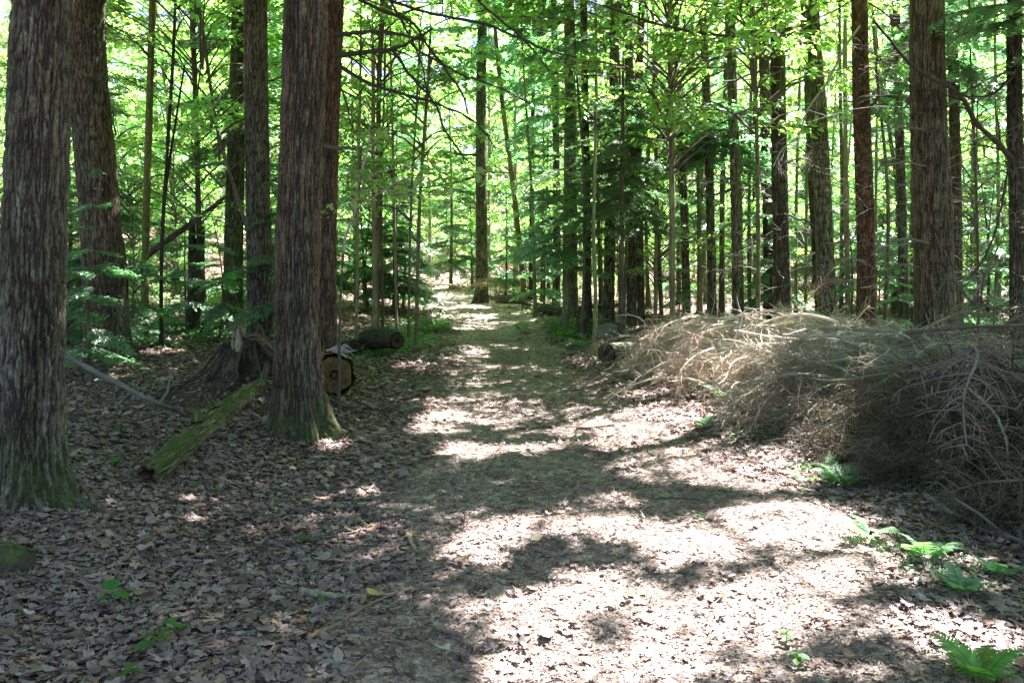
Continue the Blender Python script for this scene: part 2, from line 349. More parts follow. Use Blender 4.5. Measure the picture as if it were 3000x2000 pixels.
gn = fbm(X.ravel() * 1.1, Y.ravel() * 1.1, 0, 9, 4)[:, None]; gc = gc * (.7 + .6 * gn)
gm = sst(.55, .7, vn(X.ravel() * .9, Y.ravel() * .9, 0, 19)) * sst(12, 16, Y.ravel()) * sst(.7, 1.2, dxt.ravel()) * (1 - sst(2.2, 3.2, dxt.ravel()))
gc = gc * (1 - .6 * gm[:, None]) + np.array([.05, .09, .03]) * .6 * gm[:, None]
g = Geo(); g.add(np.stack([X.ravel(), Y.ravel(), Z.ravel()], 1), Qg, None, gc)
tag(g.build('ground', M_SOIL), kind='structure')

# ------------------------------------------------------------------ leaf litter
def outline_leaf(kind):
    if kind == 'maple':
        a = np.array([-90, -60, -38, -20, 0, 22, 38, 62, 78, 90, 102, 118, 142, 158, 180, 200, 218, 240]) * math.pi / 180
        r = np.array([.12, .5, .42, .78, .95, .5, .85, .98, .52, 1.15, .52, .98, .85, .5, .95, .78, .42, .5])
    elif kind == 'oval':
        a = np.linspace(0, 2 * math.pi, 10, endpoint=False); r = .52 + .5 * np.abs(np.sin(a)) ** 2
    else:
        a = np.linspace(0, 2 * math.pi, 6, endpoint=False); r = np.array([.7, .5, .95, .6, .8, .5])
    P = np.stack([np.cos(a) * r, np.sin(a) * r, 0 * a], 1) * .5
    return P
def leaf_template(kind, curl, seed):
    q = np.random.RandomState(seed); P = outline_leaf(kind); n = len(P)
    P = P * (1 + .12 * (q.rand(n, 1) - .5)); V = np.r_[[[0, 0, 0]], P]
    ph = q.rand() * 6; V[:, 2] = .55 * curl * ((V[:, 0] * math.cos(ph) + V[:, 1] * math.sin(ph)) ** 2 * 1.6 + .22 * np.sin(V[:, 0] * 7 + ph) * np.abs(V[:, 1]) * 1.5) + .05 * (q.rand(n + 1) - .5)
    T = np.array([[0, 1 + k, 1 + (k + 1) % n] for k in range(n)])
    c = np.ones((n + 1, 3)) * (1 + .1 * (q.rand(n + 1, 1) - .5)); c[0] *= .85
    return V, np.zeros((0, 4), int), T, c
TM = [leaf_template('maple', .9, 1), leaf_template('maple', -.9, 2), leaf_template('maple', 1.4, 3), leaf_template('oval', 1.1, 4), leaf_template('oval', -.8, 5), leaf_template('frag', 1.2, 6), leaf_template('frag', -1, 7), leaf_template('maple', .5, 8)]
LC = np.array([.96, .92, .93]) * np.array([[.30, .235, .21], [.24, .185, .165], [.36, .29, .26], [.42, .36, .32], [.19, .135, .11], [.34, .22, .14], [.27, .23, .215], [.31, .25, .235], [.15, .105, .085], [.40, .30, .18]])
def litter(g, n, y0, y1, size, halfw=.68):
    u = rs.rand(n); y = np.sqrt(y0 ** 2 + u * (y1 ** 2 - y0 ** 2)); x = (rs.rand(n) * 2 - 1) * (halfw * y + .4)
    dn = np.abs(x - trail_x(y)) / trail_w(y)
    inner = dn < .55 + .35 * vn(x * 1.5, y * 1.5, 0, 31)
    small = (inner & (rs.rand(n) < .88)) | (rs.rand(n) < .22)
    sc = size * np.exp(rs.randn(n) * .28) * np.where(small, .42, 1)
    sc = np.where(y > 14, sc, sc)
    nearst = np.hypot(x - STUMP[0], y - STUMP[1]) < .95
    keep = ~(nearst & (rs.rand(n) < .93)) & (rs.rand(n) < .35 + .65 * vn(x * 1.2, y * 1.2, 0, 32) + .35 * (~inner))
    z = ground_h(x, y) + rs.rand(n) * .03 * np.minimum(sc / .07, 1.6) + .004
    # follow the slope
    e = .05; gx = (ground_h(x + e, y) - ground_h(x - e, y)) / (2 * e); gy = (ground_h(x, y + e) - ground_h(x, y - e)) / (2 * e)
    yaw = rs.rand(n) * 6.283; til = np.abs(rs.randn(n)) * .13; roll = rs.randn(n) * .13
    M = rotm(yaw, til * np.sign(rs.randn(n)), roll)
    S = np.zeros((n, 3, 3)); S[:, 0, 0] = 1; S[:, 1, 1] = 1; S[:, 2, 2] = 1; S[:, 2, 0] = gx; S[:, 2, 1] = gy
    M = S @ M * sc[:, None, None]
    ci = rs.choice(len(LC), n, p=[.17, .17, .13, .06, .12, .06, .12, .09, .06, .02]); cols = LC[ci] * (.75 + .5 * rs.rand(n, 1))
    cols = cols * np.where(inner, .95, 1.0)[:, None]
    k = rs.randint(0, len(TM), n); k = np.where(small, 5 + rs.randint(0, 2, n), k)
    off = np.stack([x, y, z], 1)
    for t in range(len(TM)):
        s = keep & (k == t)
        if s.any(): scatter(g, TM[t], M[s], off[s], cols[s])
g = Geo()
litter(g, 86000, 3.0, 6.5, .046); litter(g, 90000, 6.5, 11, .058); litter(g, 62000, 11, 18, .075); litter(g, 46000, 18, 34, .12); litter(g, 30000, 34, 70, .26)
tag(g.build('leaf_litter', M_LIT, smooth=True), 'dry pinkish grey maple leaves covering the forest floor and trail', 'leaf litter', kind='stuff')
# needles, crumbs and small twigs
def sticks(g, n, y0, y1, l0, l1, wd, cols, centre=False):
    u = rs.rand(n); y = np.sqrt(y0 ** 2 + u * (y1 ** 2 - y0 ** 2)); x = (rs.rand(n) * 2 - 1) * (.68 * y + .4)
    if centre:
        s = np.abs(x - trail_x(y)) < trail_w(y) * (.7 + .5 * rs.rand(n)); x, y = x[s], y[s]; n = len(x)
    L = l0 + (l1 - l0) * rs.rand(n) ** 2; M = rotm(rs.rand(n) * 6.283, rs.randn(n) * .12, rs.rand(n) * 3)
    V = np.array([[-.5, -.5, 0], [-.2, 0, .5], [.15, 0, .5], [.5, 0, 0], [.15, .5, -.2], [-.2, .5, -.2]]); Qd = np.array([[0, 1, 4, 5], [1, 2, 3, 4]])
    D = np.zeros((n, 3, 3)); D[:, 0, 0] = L; D[:, 1, 1] = wd * (.6 + .8 * rs.rand(n)); D[:, 2, 2] = D[:, 1, 1]
    bend = np.array([[-.5, -.5, 0], [0, -.35, .1], [.5, -.1, 0], [.5, .1, .0], [0, .65, .1], [-.5, .5, 0]]); Qb = np.array([[0, 1, 4, 5], [1, 2, 3, 4]])
    off = np.stack([x, y, ground_h(x, y) + .012 + .022 * rs.rand(n)], 1)
    c = np.array(cols)[rs.randint(0, len(cols), n)] * (.7 + .6 * rs.rand(n, 1))
    scatter(g, (bend, Qb, np.zeros((0, 3), int), np.ones((6, 3))), M @ D, off, c)
g = Geo()
sticks(g, 60000, 3, 8, .012, .05, .0022, [[.40, .32, .26], [.26, .2, .165], [.48, .43, .40]], True)
sticks(g, 50000, 8, 16, .02, .07, .004, [[.40, .33, .28], [.26, .21, .18]], True)
sticks(g, 9000, 3, 16, .05, .28, .004, [[.28, .22, .17], [.16, .12, .09], [.4, .36, .31]])
tag(g.build('needle_and_twig_litter', M_LIT, smooth=False), 'brown needles, crumbs and tiny twigs strewn over the trail', 'twig litter', kind='stuff')

# ------------------------------------------------------------------ near trunks with modelled bark
def bark_trunk(axis_pts, radii, seg, dz, s, cell=(.035, .13), depth=.012, flare=.0, flare_h=.3, lobes=(), plate=(.15, .125, .108), furrow=(.034, .028, .024), lichen=.3, moss=0.0, moss_h=.5, zvis=99., warm=0., jag=0., caps=False, moss_up=False, wob=.05):
    P = np.asarray(axis_pts, float); d = np.r_[0, np.cumsum(np.linalg.norm(np.diff(P, axis=0), axis=1))]; Lt = d[-1]
    fine = np.arange(0, min(Lt, zvis), dz); rest = np.arange(fine[-1] + .3, Lt, .3); t = np.r_[fine, rest, Lt] / Lt
    PP = smooth_path(P, 400); k = t * 399; k0 = np.clip(np.floor(k).astype(int), 0, 398); fr = (k - k0)[:, None]
    A = PP[k0] * (1 - fr) + PP[k0 + 1] * fr
    rr = np.interp(t, d / Lt, radii); T, Nn, B = frames(A)
    th = np.arange(seg) * 2 * math.pi / seg; TH, TT = np.meshgrid(th, t * Lt)
    circ = 2 * math.pi * np.mean(radii); nu = max(6, int(circ / cell[0]))
    cx_, sx_ = np.cos(TH), np.sin(TH)
    warp = (fbm(cx_ * 3, sx_ * 3, TT * 5, s + 5, 3) - .5) * 1.8
    f1, e, cell_h = worley(TH / (2 * math.pi) * nu + warp, TT / cell[1] + .7 * (vn(cx_ * 4, sx_ * 4, TT * 3, s + 6)), nu, s)
    kk = np.mean(radii) / cell[0] * 2.9; wz = (fbm(cx_ * 5, sx_ * 5, TT * 4, s + 41, 3) - .5) * 1.6
    rid = np.abs(fbm(cx_ * kk + wz, sx_ * kk - wz, TT / (cell[1] * 1.25), s + 42, 3) - .5) * 2
    pl = sst(.02, .34, rid) * (.72 + .28 * sst(.0, .30, e)); fine_n = fbm(cx_ * 20, sx_ * 20, TT * 40, s + 9, 3)
    bump = 1.5 * depth * (pl * (.7 + .5 * cell_h) + .45 * (fine_n - .5))
    low = wob * (fbm(cx_ * 1.2, sx_ * 1.2, TT * .8, s + 11, 3) - .5) * 2
    h0 = TT
    fl = np.zeros_like(TT)
    for (ang, wdt, amp) in lobes:
        ang = ang - math.pi / 2
        dd = np.angle(np.exp(1j * (TH - ang))); fl += amp * np.exp(-(dd / wdt) ** 2) * np.exp(-np.maximum(h0 - .1, 0) / flare_h)
    rad = rr[:, None] * (1 + low) + flare * np.exp(-np.maximum(h0 - .1, 0) / flare_h) + fl + bump
    if jag:
        cut = Lt - jag * fbm(cx_ * 2.4, sx_ * 2.4, 0, s + 31, 3) * 1.6
        over = sst(0, .08, TT - cut); rad = rad * (1 - over * .55)
        TTz = np.minimum(TT, cut + .02)
    V = A[:, None] + rad[..., None] * (Nn[:, None] * np.cos(TH)[..., None] + B[:, None] * np.sin(TH)[..., None])
    if jag: V = V - T[:, None] * (TT - TTz)[..., None]
    pc, fc = np.array(plate), np.array(furrow)
    c = fc + (pc * np.array([.84, .93, .76]) - fc) * (pl * (.7 + .6 * cell_h) * (.5 + .9 * fine_n) * .95)[..., None]
    li = sst(.52, .68, fbm(cx_ * 2.5, sx_ * 2.5, TT * 2.0, s + 21, 4)) * sst(.46, .6, fbm(cx_ * 22, sx_ * 22, TT * 22, s + 22, 3)) * pl * lichen
    c = c * (1 - li[..., None]) + np.array([.30, .30, .275]) * li[..., None]
    if warm:
        wv = sst(.45, .6, fbm(cx_ * 2, sx_ * 2, TT * .7, s + 23, 3)) * warm; c = c * (1 - wv[..., None]) + np.array([.19, .10, .065]) * wv[..., None] * (.3 + .9 * pl[..., None])
    dark = sst(.58, .75, fbm(cx_ * 1.6, sx_ * 1.6, TT * 1.6, s + 24, 3)); c = c * (1 - .4 * dark[..., None])
    if moss:
        mo = sst(.42, .6, fbm(cx_ * 3, sx_ * 3, TT * 5, s + 25, 4) * (1.0) + .3 * (moss - .5))
        if moss_up:
            up = (V - A[:, None])[..., 2] / (np.linalg.norm(V - A[:, None], axis=-1) + 1e-9); mo = mo * sst(-.8, .5, up) * moss
            mo = mo * (.1 + .9 * sst(.4, .55, fbm(cx_ * 2.2, sx_ * 2.2, TT * 2.5, s + 61, 4)))
            mo = mo[..., None]
        else: mo = (mo * np.exp(-(np.maximum(h0, 0) / moss_h) ** 2) * moss)[..., None]
        c = c * (1 - mo) + (np.array([.055, .085, .022]) * (.5 + fine_n[..., None])) * mo
    m = len(t); i = np.arange(m - 1)[:, None] * seg; j = np.arange(seg)[None]; kx = (j + 1) % seg
    Q = np.stack([i + j, i + kx, i + seg + kx, i + seg + j], -1).reshape(-1, 4)
    g = Geo(); g.add(V.reshape(-1, 3), Q, None, c.reshape(-1, 3))
    return g, A
TREES = []   # (base xyz, axis func) for the canopy
def px_axis(pts, Y, above=11.):
    """pts: list of (px, py) from ground up, all at depth Y (Y may drift); extends straight up to `above` metres"""
    P = [at(a, b, Y) for a, b in pts]
    d = (P[-1] - P[-2]); d = d / d[2]; lean = d.copy(); lean[:2] *= .7
    top = P[-1] + lean * (above - P[-1][2]); return P + [(P[-1] + top) / 2, top]

# ------------------------------------------------------------------ foliage templates
def spray(seed, nsec=22, w=.36, nt=9, droop=.22, tl=.075, tw=.017):
    q = np.random.RandomState(seed); V = []; stem = []
    x = np.linspace(0, 1, 9); bend = q.randn() * .12
    cl = lambda s: np.array([s, bend * s * s, .10 * s - droop * s * s])
    Bs, Ds, Ls, Ws = [], [], [], []; sec = []
    for k in range(nsec):
        s = .10 + .9 * (k + q.rand() * .6) / nsec
        for sd_ in (-1, 1):
            if q.rand() < .07: continue
            l = w * (min(1, s * 4) * (1 - s) ** .75 + .10) * (.65 + .6 * q.rand()); a = R(58 + q.randn() * 8) * sd_ ; 
            b = cl(s); d = np.array([math.cos(a), math.sin(a), -.12 + q.randn() * .10]); sec.append((b, b + d * l + np.array([0, 0, -.15 * l])))
            n3 = max(3, int(nt * l / w + 2))
            for m in range(n3):
                f = (m + .5) / n3
                p = b + d * l * f + np.array([0, 0, -.15 * l * f * f])
                for s2 in (-1, 1):
                    a2 = a + s2 * R(48 + q.randn() * 10); L3 = tl * (1.15 - .6 * f) * (.7 + .6 * q.rand())
                    Bs.append(p); Ds.append([math.cos(a2), math.sin(a2), -.25 + q.randn() * .22]); Ls.append(L3); Ws.append(tw * (.8 + .4 * q.rand()))
            Bs.append(b + d * l); Ds.append(d); Ls.append(tl); Ws.append(tw)
    Bs, Ds, Ls, Ws = map(np.array, (Bs, Ds, Ls, Ws)); Ds = Ds / np.linalg.norm(Ds, axis=1)[:, None]
    S = np.cross(Ds, [0, 0, 1.]); S /= np.linalg.norm(S, axis=1)[:, None]; S = S + np.array([0, 0, 1.]) * q.randn(len(S), 1) * .35
    V = np.stack([Bs, Bs + Ds * Ls[:, None] * .4 - S * Ws[:, None], Bs + Ds * Ls[:, None], Bs + Ds * Ls[:, None] * .4 + S * Ws[:, None]], 1)
    n = len(Bs); Q = np.arange(n * 4).reshape(-1, 4)
    br = .75 + .5 * q.rand(n); tip = np.clip(Bs[:, 0], 0, 1)
    c = (np.array([.095, .215, .115])[None] * (1 - tip[:, None] * .5) + np.array([.18, .35, .14])[None] * tip[:, None] * .5) * br[:, None]
    st = Geo(); tube(st, np.array([cl(s) for s in x]), np.linspace(.011, .002, 9), 4, (.13, .10, .08))
    for a, b in sec: tube(st, [a, (a + b) / 2 + np.array([0, 0, .01]), b], [.0035, .0025, .001], 3, (.12, .09, .07))
    return (V.reshape(-1, 3), Q, np.zeros((0, 3), int), np.repeat(c, 4, 0)), st.arr()
def leafcl(seed, n=60, size=.085, w=.5, flat=.16, near=False):
    """a broadleaf spray: leaves set along forking twigs in a loose flat layer"""
    q = np.random.RandomState(seed); st = Geo(); Bs = []; Ds = []
    main = smooth_path([[0, 0, 0], [.5, q.randn() * .06, .07], [1, q.randn() * .12, .02 + q.randn() * .05]], 9); tube(st, main, np.linspace(.010, .003, 9), 4, (.12, .10, .08))
    tw = [(main, 1.0)]
    for k in range(7):
        s = .18 + .75 * k / 7 + .05 * q.rand(); b = main[int(s * 8)]; a = R(45 + 15 * q.randn()) * (1 if k % 2 else -1); l = w * (1.05 - .7 * s) * (.7 + .5 * q.rand())
        e = b + np.array([math.cos(a), math.sin(a), q.randn() * .12]) * l; p = smooth_path([b, (b + e) / 2 + [0, 0, .03], e], 5); tube(st, p, np.linspace(.005, .0015, 5), 3, (.12, .10, .08)); tw.append((p, l))
    wts = np.array([t[1] for t in tw]); wts /= wts.sum()
    for k in range(n):
        p, l = tw[q.choice(len(tw), p=wts)]; f = .15 + .85 * q.rand(); i = min(len(p) - 2, int(f * (len(p) - 1))); b = p[i] + (p[i + 1] - p[i]) * q.rand(); d = p[i + 1] - p[i]; a = math.atan2(d[1], d[0]) + q.choice([-1, 1]) * R(50 + 15 * q.randn())
        Bs.append(b + [0, 0, q.randn() * flat * .25]); Ds.append(a)
    Bs = np.array(Bs); yaw = np.array(Ds); M = rotm(yaw, -.25 + q.randn(n) * .32, q.randn(n) * .38)
    sz = size * np.exp(q.randn(n) * .22)
    if near:
        rows = np.array([0, .22, .45, .7, .88, 1.0]); hw = np.array([.0, .24, .31, .24, .10, 0]); V = []
        for r_, h_ in zip(rows, hw): V += [[r_, -h_, .10 * h_ * 2 - .18 * r_ * r_], [r_, 0, -.18 * r_ * r_], [r_, h_, .10 * h_ * 2 - .18 * r_ * r_]]
        V = np.array(V); Q = []
        for a in range(5):
            for b in range(2): Q.append([a * 3 + b, a * 3 + b + 1, a * 3 + b + 4, a * 3 + b + 3])
        t = (V, np.array(Q), np.zeros((0, 3), int), np.ones((18, 3)))
    else:
        V = np.array([[0, 0, 0], [.28, -.30, .05], [.7, -.24, .0], [1.05, 0, -.1], [.7, .24, .0], [.28, .30, .05]])
        t = (V, np.array([[0, 1, 2, 3], [0, 3, 4, 5]]), np.zeros((0, 3), int), np.ones((6, 3)))
    g = Geo(); cols = np.array([.22, .40, .14])[None] * (.7 + .6 * q.rand(n, 1)) * np.array([[1, 1, 1]]) ; cols[:, 0] *= .8 + .6 * q.rand(n)
    scatter(g, t, M * sz[:, None, None], Bs, cols)
    return g.arr(), st.arr()
SP_HI = [spray(100 + k, 30, .36, 15, .25, .045, .009) for k in range(3)]
SP_MD = [spray(110 + k, 22, .38, 8, .25, .075, .017) for k in range(4)]
SP_LO = [spray(120 + k, 14, .42, 5, .28, .12, .030) for k in range(3)]
BR_HI = [leafcl(130 + k, 70, .10, .5, .16, True) for k in range(3)]
BR_NEAR = [leafcl(160 + k, 16, .17, .5, .2, True) for k in range(3)]
BR_MD = [leafcl(140 + k, 90, .085) for k in range(4)]
BR_LO = [leafcl(150 + k, 60, .12) for k in range(3)]
CULL = [False]
def place(fol, brn, tset, P, yaw, pitch, roll, L, mul=None):
    """bake sprays of a template set at P"""
    L = np.asarray(L, float)
    if CULL[0]:
        mid_ = P + rotm(yaw, pitch, roll)[..., 0] * L[:, None] * .5; ok = cull_mask(mid_, .8) | (P[:, 2] < 3) | ((P[:, 2] < 5.2) & (P[:, 1] > 17))
        P, yaw, pitch, roll, L = P[ok], np.asarray(yaw)[ok], np.asarray(pitch)[ok], np.asarray(roll)[ok], L[ok]
    n = len(P); k = rs.randint(0, len(tset), n); M = rotm(yaw, pitch, roll) * L[:, None, None]
    if mul is None: mul = np.ones((n, 3))
    for t in range(len(tset)):
        s = k == t
        if s.any():
            scatter(fol, tset[t][0], M[s], P[s], mul[s]); 
            if brn is not None: scatter(brn, tset[t][1], M[s], P[s], np.ones((s.sum(), 3)))
def hem_crown(base, H, z0, nb, L0, tset, ax=None, lo=.25, top=.15):
    fol, brn = Geo(), Geo(); f = np.sort(rs.rand(nb)); z = z0 + (H - z0) * f
    yaw = np.arange(nb) * 2.4 + rs.randn(nb) * .5; L = L0 * ((1 - f) * (1 - top) + top) * (.7 + .55 * rs.rand(nb)) * np.minimum(1, .6 + f * 4)
    P = np.stack([np.full(nb, base[0]), np.full(nb, base[1]), z + base[2]], 1)
    if ax is not None:
        P[:, 0] = np.interp(P[:, 2], ax[:, 2], ax[:, 0]); P[:, 1] = np.interp(P[:, 2], ax[:, 2], ax[:, 1])
    place(fol, brn, tset, P, yaw, .05 - .25 * (1 - f) + rs.randn(nb) * .12, rs.randn(nb) * .2, L)
    return fol, brn
def broad_crown(base, H, z0, nb, spread, tset, ax=None):
    fol, brn = Geo(), Geo(); f = rs.rand(nb); z = base[2] + z0 + (H - z0) * f; yaw = rs.rand(nb) * 6.283
    r = spread * np.sqrt(np.clip(1 - (2 * f - .9) ** 2 * .8, .05, 1)) * rs.rand(nb) ** .6 * .75
    bx = np.full(nb, base[0]); by = np.full(nb, base[1])
    if ax is not None: bx = np.interp(z, ax[:, 2], ax[:, 0]); by = np.interp(z, ax[:, 2], ax[:, 1])
    P = np.stack([bx + np.cos(yaw) * r, by + np.sin(yaw) * r, z], 1)
    for p, x0, y0, rr in zip(P, bx, by, r):
        if rr > .25: tube(brn, smooth_path([[x0, y0, p[2] - rr * .55], [(x0 + p[0]) / 2, (y0 + p[1]) / 2, p[2] - rr * .12], p], 5), np.linspace(.022, .008, 5), 4, (.12, .10, .085))
    place(fol, brn, tset, P, yaw + rs.randn(nb) * .5, rs.randn(nb) * .15, rs.randn(nb) * .25, (.7 + .6 * rs.rand(nb)) * min(1.3, max(.7, spread * .55)))
    return fol, brn
def dead_twigs(brn, base, z0, z1, n, Lm, ax=None, r=.006, col=(.2, .17, .145)):
    for k in range(n):
        z = base[2] + z0 + (z1 - z0) * rs.rand(); yaw = rs.rand() * 6.283; L = Lm * (.4 + .8 * rs.rand())
        o = np.array([base[0], base[1], z])
        if ax is not None: o[0] = np.interp(z, ax[:, 2], ax[:, 0]); o[1] = np.interp(z, ax[:, 2], ax[:, 1])
        d = np.array([math.cos(yaw), math.sin(yaw), .15 + rs.randn() * .2]); e = o + d * L + [0, 0, -.2 * L]
        P = smooth_path([o, o + d * L * .5 + rs.randn(3) * .04 * L, e], 6); tube(brn, P, np.linspace(r * L, r * .2, 6), 3, col)
        for m in range(int(2 + 4 * rs.rand())):
            i = rs.randint(1, 5); b = P[i]; dd = d + rs.randn(3) * .6; dd[2] -= .15; dd /= np.linalg.norm(dd); e2 = b + dd * L * (.2 + .35 * rs.rand())
            tube(brn, [b, (b + e2) / 2 + rs.randn(3) * .02, e2], [r * .5, r * .35, r * .12], 3, col)
def cull_geo(fol, fs=4):
    """drop the leaves whose shade would fall where the photo shows sun"""
    V, Q, T, c = fol.arr(); ctr = V[Q[:, 0]]
    # only leaves high enough to matter; the verts of dropped faces go with them
    keep = cull_mask(ctr) | (ctr[:, 2] < 3.0) | ((ctr[:, 2] < 5.6) & (ctr[:, 1] > 16))
    Q = Q[keep]; used = np.unique(Q); mp = np.zeros(len(V), np.int64); mp[used] = np.arange(len(used))
    o = Geo(); o.add(V[used], mp[Q], None, c[used]); return o

# ------------------------------------------------------------------ the near and middle trees, one by one
CANOPY_TREES = []
def big_tree(name, label, cat, pts, Y, wpx, seed, seg=150, dz=.012, zvis=4.2, H=15, crown=None, fl=.05, lobes=(), group=None, roots=(), **kw):
    b = col_base(*pts[0][:1], Y); pts2 = [(b0, b1) for b0, b1 in pts[1:]]
    P = [b - [0, 0, .15]] + px_axis(pts2, Y, H)
    P = np.array(P); r0, r1 = wpx[0] / 2 * Y / F, wpx[1] / 2 * Y / F
    zt = P[:, 2] - b[2]; zf = zt[len(pts2)]
    rad = np.where(zt <= zf, r0 + (r1 - r0) * np.clip(zt / zf, 0, 1), r1 * (1 - .75 * (zt - zf) / max(H - zf, 1)))
    g, A = bark_trunk(P, rad, seg, dz, seed, zvis=zvis, flare=fl, lobes=lobes, **kw)
    root = thing(name, b, label, cat, group); loc = b
    g.build('trunk', M_BARK, root, loc)
    for (ang, L, r_) in roots:
        q = []; a = ang; x, y = b[0] + math.cos(a) * r0 * .75, b[1] + math.sin(a) * r0 * .75; m = 14
        for i in range(m):
            f = i / (m - 1); q.append([x, y, float(ground_h(x, y)) + r_ * (1.3 * (1 - f) ** 2.2 - .25 - .75 * f)]); a += rs.randn() * .16; x += math.cos(a) * L / m; y += math.sin(a) * L / m
        gg, _ = bark_trunk(q, np.linspace(r_, r_ * .25, m) , 40, .014, seed + int(ang * 10) % 97, cell=(.03, .12), depth=.006, plate=kw.get('plate', (.15, .125, .1)), moss=.5, moss_up=True, lichen=.1, wob=.16)
        gg.build('root', M_BARK, root, loc)
    TREES.append((root, b, A, r1)); return root, b, A
def add_crown(root, b, A, kind, H, z0, nb, L0, tset, dead=(0, 0, 0, 0), nocull=False):
    CULL[0] = not nocull; fol, brn = (hem_crown if kind == 'h' else broad_crown)(b, H, z0, nb, L0, tset, A); CULL[0] = False
    if dead[2]: dead_twigs(brn, b, dead[0], dead[1], dead[2], dead[3], A)
    fol = fol if nocull else cull_geo(fol)
    fol.build('crown', M_HEM if kind == 'h' else M_BRD, root, b, smooth=False); brn.build('branchwork', M_TWIG, root, b)

tA = big_tree('tree', 'massive dark grey trunk with mossy foot closest at the left edge', 'tree', [(78,), (72, 1000), (78, 600), (98, 0)], 5.35, (134, 114), 11, 190, .011, 3.9, 14, fl=.03,
     roots=[(-.2, .75, .08), (-.9, .5, .06), (-1.6, .4, .06)], lobes=[(-.3, .4, .24), (-1.5, .35, .15), (-2.6, .5, .13), (.9, .5, .08), (2.2, .6, .08)], flare_h=.2, lichen=.55, moss=.8, moss_h=.42, plate=(.17, .15, .125))
tB = big_tree('tree', 'large trunk with sunlit right edge just behind the leftmost trunk', 'tree', [(252,), (243, 700), (222, 400), (200, 150), (196, 0)], 12.6, (88, 76), 12, 150, .02, 6.2, 16, fl=.05,
     roots=[(-.2, .9, .11), (-1.9, .6, .09)], lobes=[(-.3, .4, .30), (-2.2, .5, .15)], flare_h=.3, warm=.3, moss=.6, moss_h=.6, plate=(.19, .17, .14))
tC = big_tree('tree', 'straight slim grey trunk behind the jagged stump', 'tree', [(597,), (597, 700), (590, 300), (587, 0)], 13.6, (54, 46), 13, 120, .02, 6.5, 16, fl=.03, lobes=[(-1.2, .6, .08)], flare_h=.3, plate=(.2, .185, .155), lichen=.5, moss=.5)
tC2 = big_tree('tree', 'greenish grey trunk half hidden left of the slim grey trunk', 'tree', [(533,), (536, 600), (545, 250), (552, 0)], 19, (42, 32), 14, 60, .04, 8, 16, fl=.04, plate=(.17, .17, .12), moss=.7, moss_h=2.0)
tD = big_tree('tree', 'broad furrowed trunk with forked mossy root flare beside the trail', 'tree', [(686,), (684, 900), (684, 600), (696, 250), (702, 0)], 8.0, (92, 86), 15, 190, .013, 5.0, 15, fl=.02,
     roots=[(-1.95, .5, .095), (-.9, .45, .08), (-.12, 1.0, .09), (-2.8, .5, .07), (.5, .6, .07)], lobes=[(-1.95, .28, .22), (-1.0, .32, .20), (-2.9, .4, .12), (-.15, .32, .30), (1.5, .7, .08)], flare_h=.34, cell=(.03, .19), depth=.014, lichen=.35, moss=.75, moss_h=.5, plate=(.17, .14, .12), warm=.25)
tD2 = big_tree('tree', 'reddish brown trunk tucked right behind the broad furrowed trunk', 'tree', [(745,), (744, 600), (752, 250), (762, 0)], 11.2, (52, 50), 16, 120, .018, 6, 15, fl=.03, lobes=[(-.6, .5, .08)], warm=.9, plate=(.18, .12, .095), cell=(.03, .16))
tE = big_tree('tree', 'dark straight hemlock trunk standing at the far end of the trail', 'tree', [(1107,), (1106, 500), (1105, 200), (1109, 0)], 28.5, (27, 19), 17, 40, .06, 12, 17, fl=.05, plate=(.18, .15, .12), lobes=[(-2.6, .5, .2)])
tI = big_tree('tree', 'pale yellowish lichen covered trunk in the centre right stand', 'tree', [(1313,), (1312, 500), (1310, 250), (1306, 0)], 21.5, (27, 20), 18, 40, .05, 9, 16, fl=.03, plate=(.30, .29, .19), furrow=(.09, .08, .06), lichen=.6)
tL = big_tree('tree', 'grey trunk leaning slightly right, left of the twin dark trunks', 'tree', [(1398,), (1402, 500), (1408, 250), (1412, 0)], 20.5, (24, 16), 19, 40, .05, 9, 15, fl=.03, plate=(.27, .25, .18))
tM = big_tree('tree', 'left of the twin dark trunks behind the light sapling', 'tree', [(1452,), (1450, 500), (1447, 250), (1443, 0)], 19.5, (22, 16), 20, 40, .05, 9, 15, fl=.04, plate=(.18, .16, .12))
tN = big_tree('tree', 'right of the twin dark trunks, its top leaning right', 'tree', [(1470,), (1467, 500), (1465, 250), (1475, 0)], 20.5, (20, 13), 21, 40, .05, 9, 15, fl=.04, plate=(.2, .17, .13))
tP = big_tree('tree', 'slender straight trunk curving at its foot left of the darkest right trunk', 'tree', [(1697,), (1692, 500), (1682, 200), (1678, 0)], 18.5, (25, 17), 22, 50, .04, 8, 15, fl=.03, plate=(.28, .26, .19), lichen=.4)
tO = big_tree('tree', 'mottled slim trunk left of the slender curving trunk', 'tree', [(1636,), (1632, 500), (1622, 200), (1612, 0)], 19.5, (19, 15), 23, 40, .05, 8, 15, fl=.03, plate=(.3, .28, .2), lichen=.6)
tQ = big_tree('tree', 'darkest trunk with a broad foot rising behind the brush pile', 'tree', [(1800,), (1792, 450), (1787, 150), (1788, 0)], 16.5, (36, 29), 24, 70, .035, 7.5, 16, fl=.06, plate=(.14, .12, .09))
tR = big_tree('tree', 'grey green trunk leaning left with swollen foot behind the pile', 'tree', [(1905,), (1892, 500), (1880, 250), (1868, 60), (1862, -60)], 15.5, (40, 25), 25, 70, .03, 7.5, 15, fl=.06, plate=(.28, .265, .19), lichen=.4)
tR2 = big_tree('tree', 'thin brown trunk close behind the grey green leaning trunk', 'tree', [(1890,), (1872, 500), (1858, 200), (1852, 0)], 18, (22, 17), 26, 40, .05, 8, 15, fl=.03, plate=(.15, .13, .10))
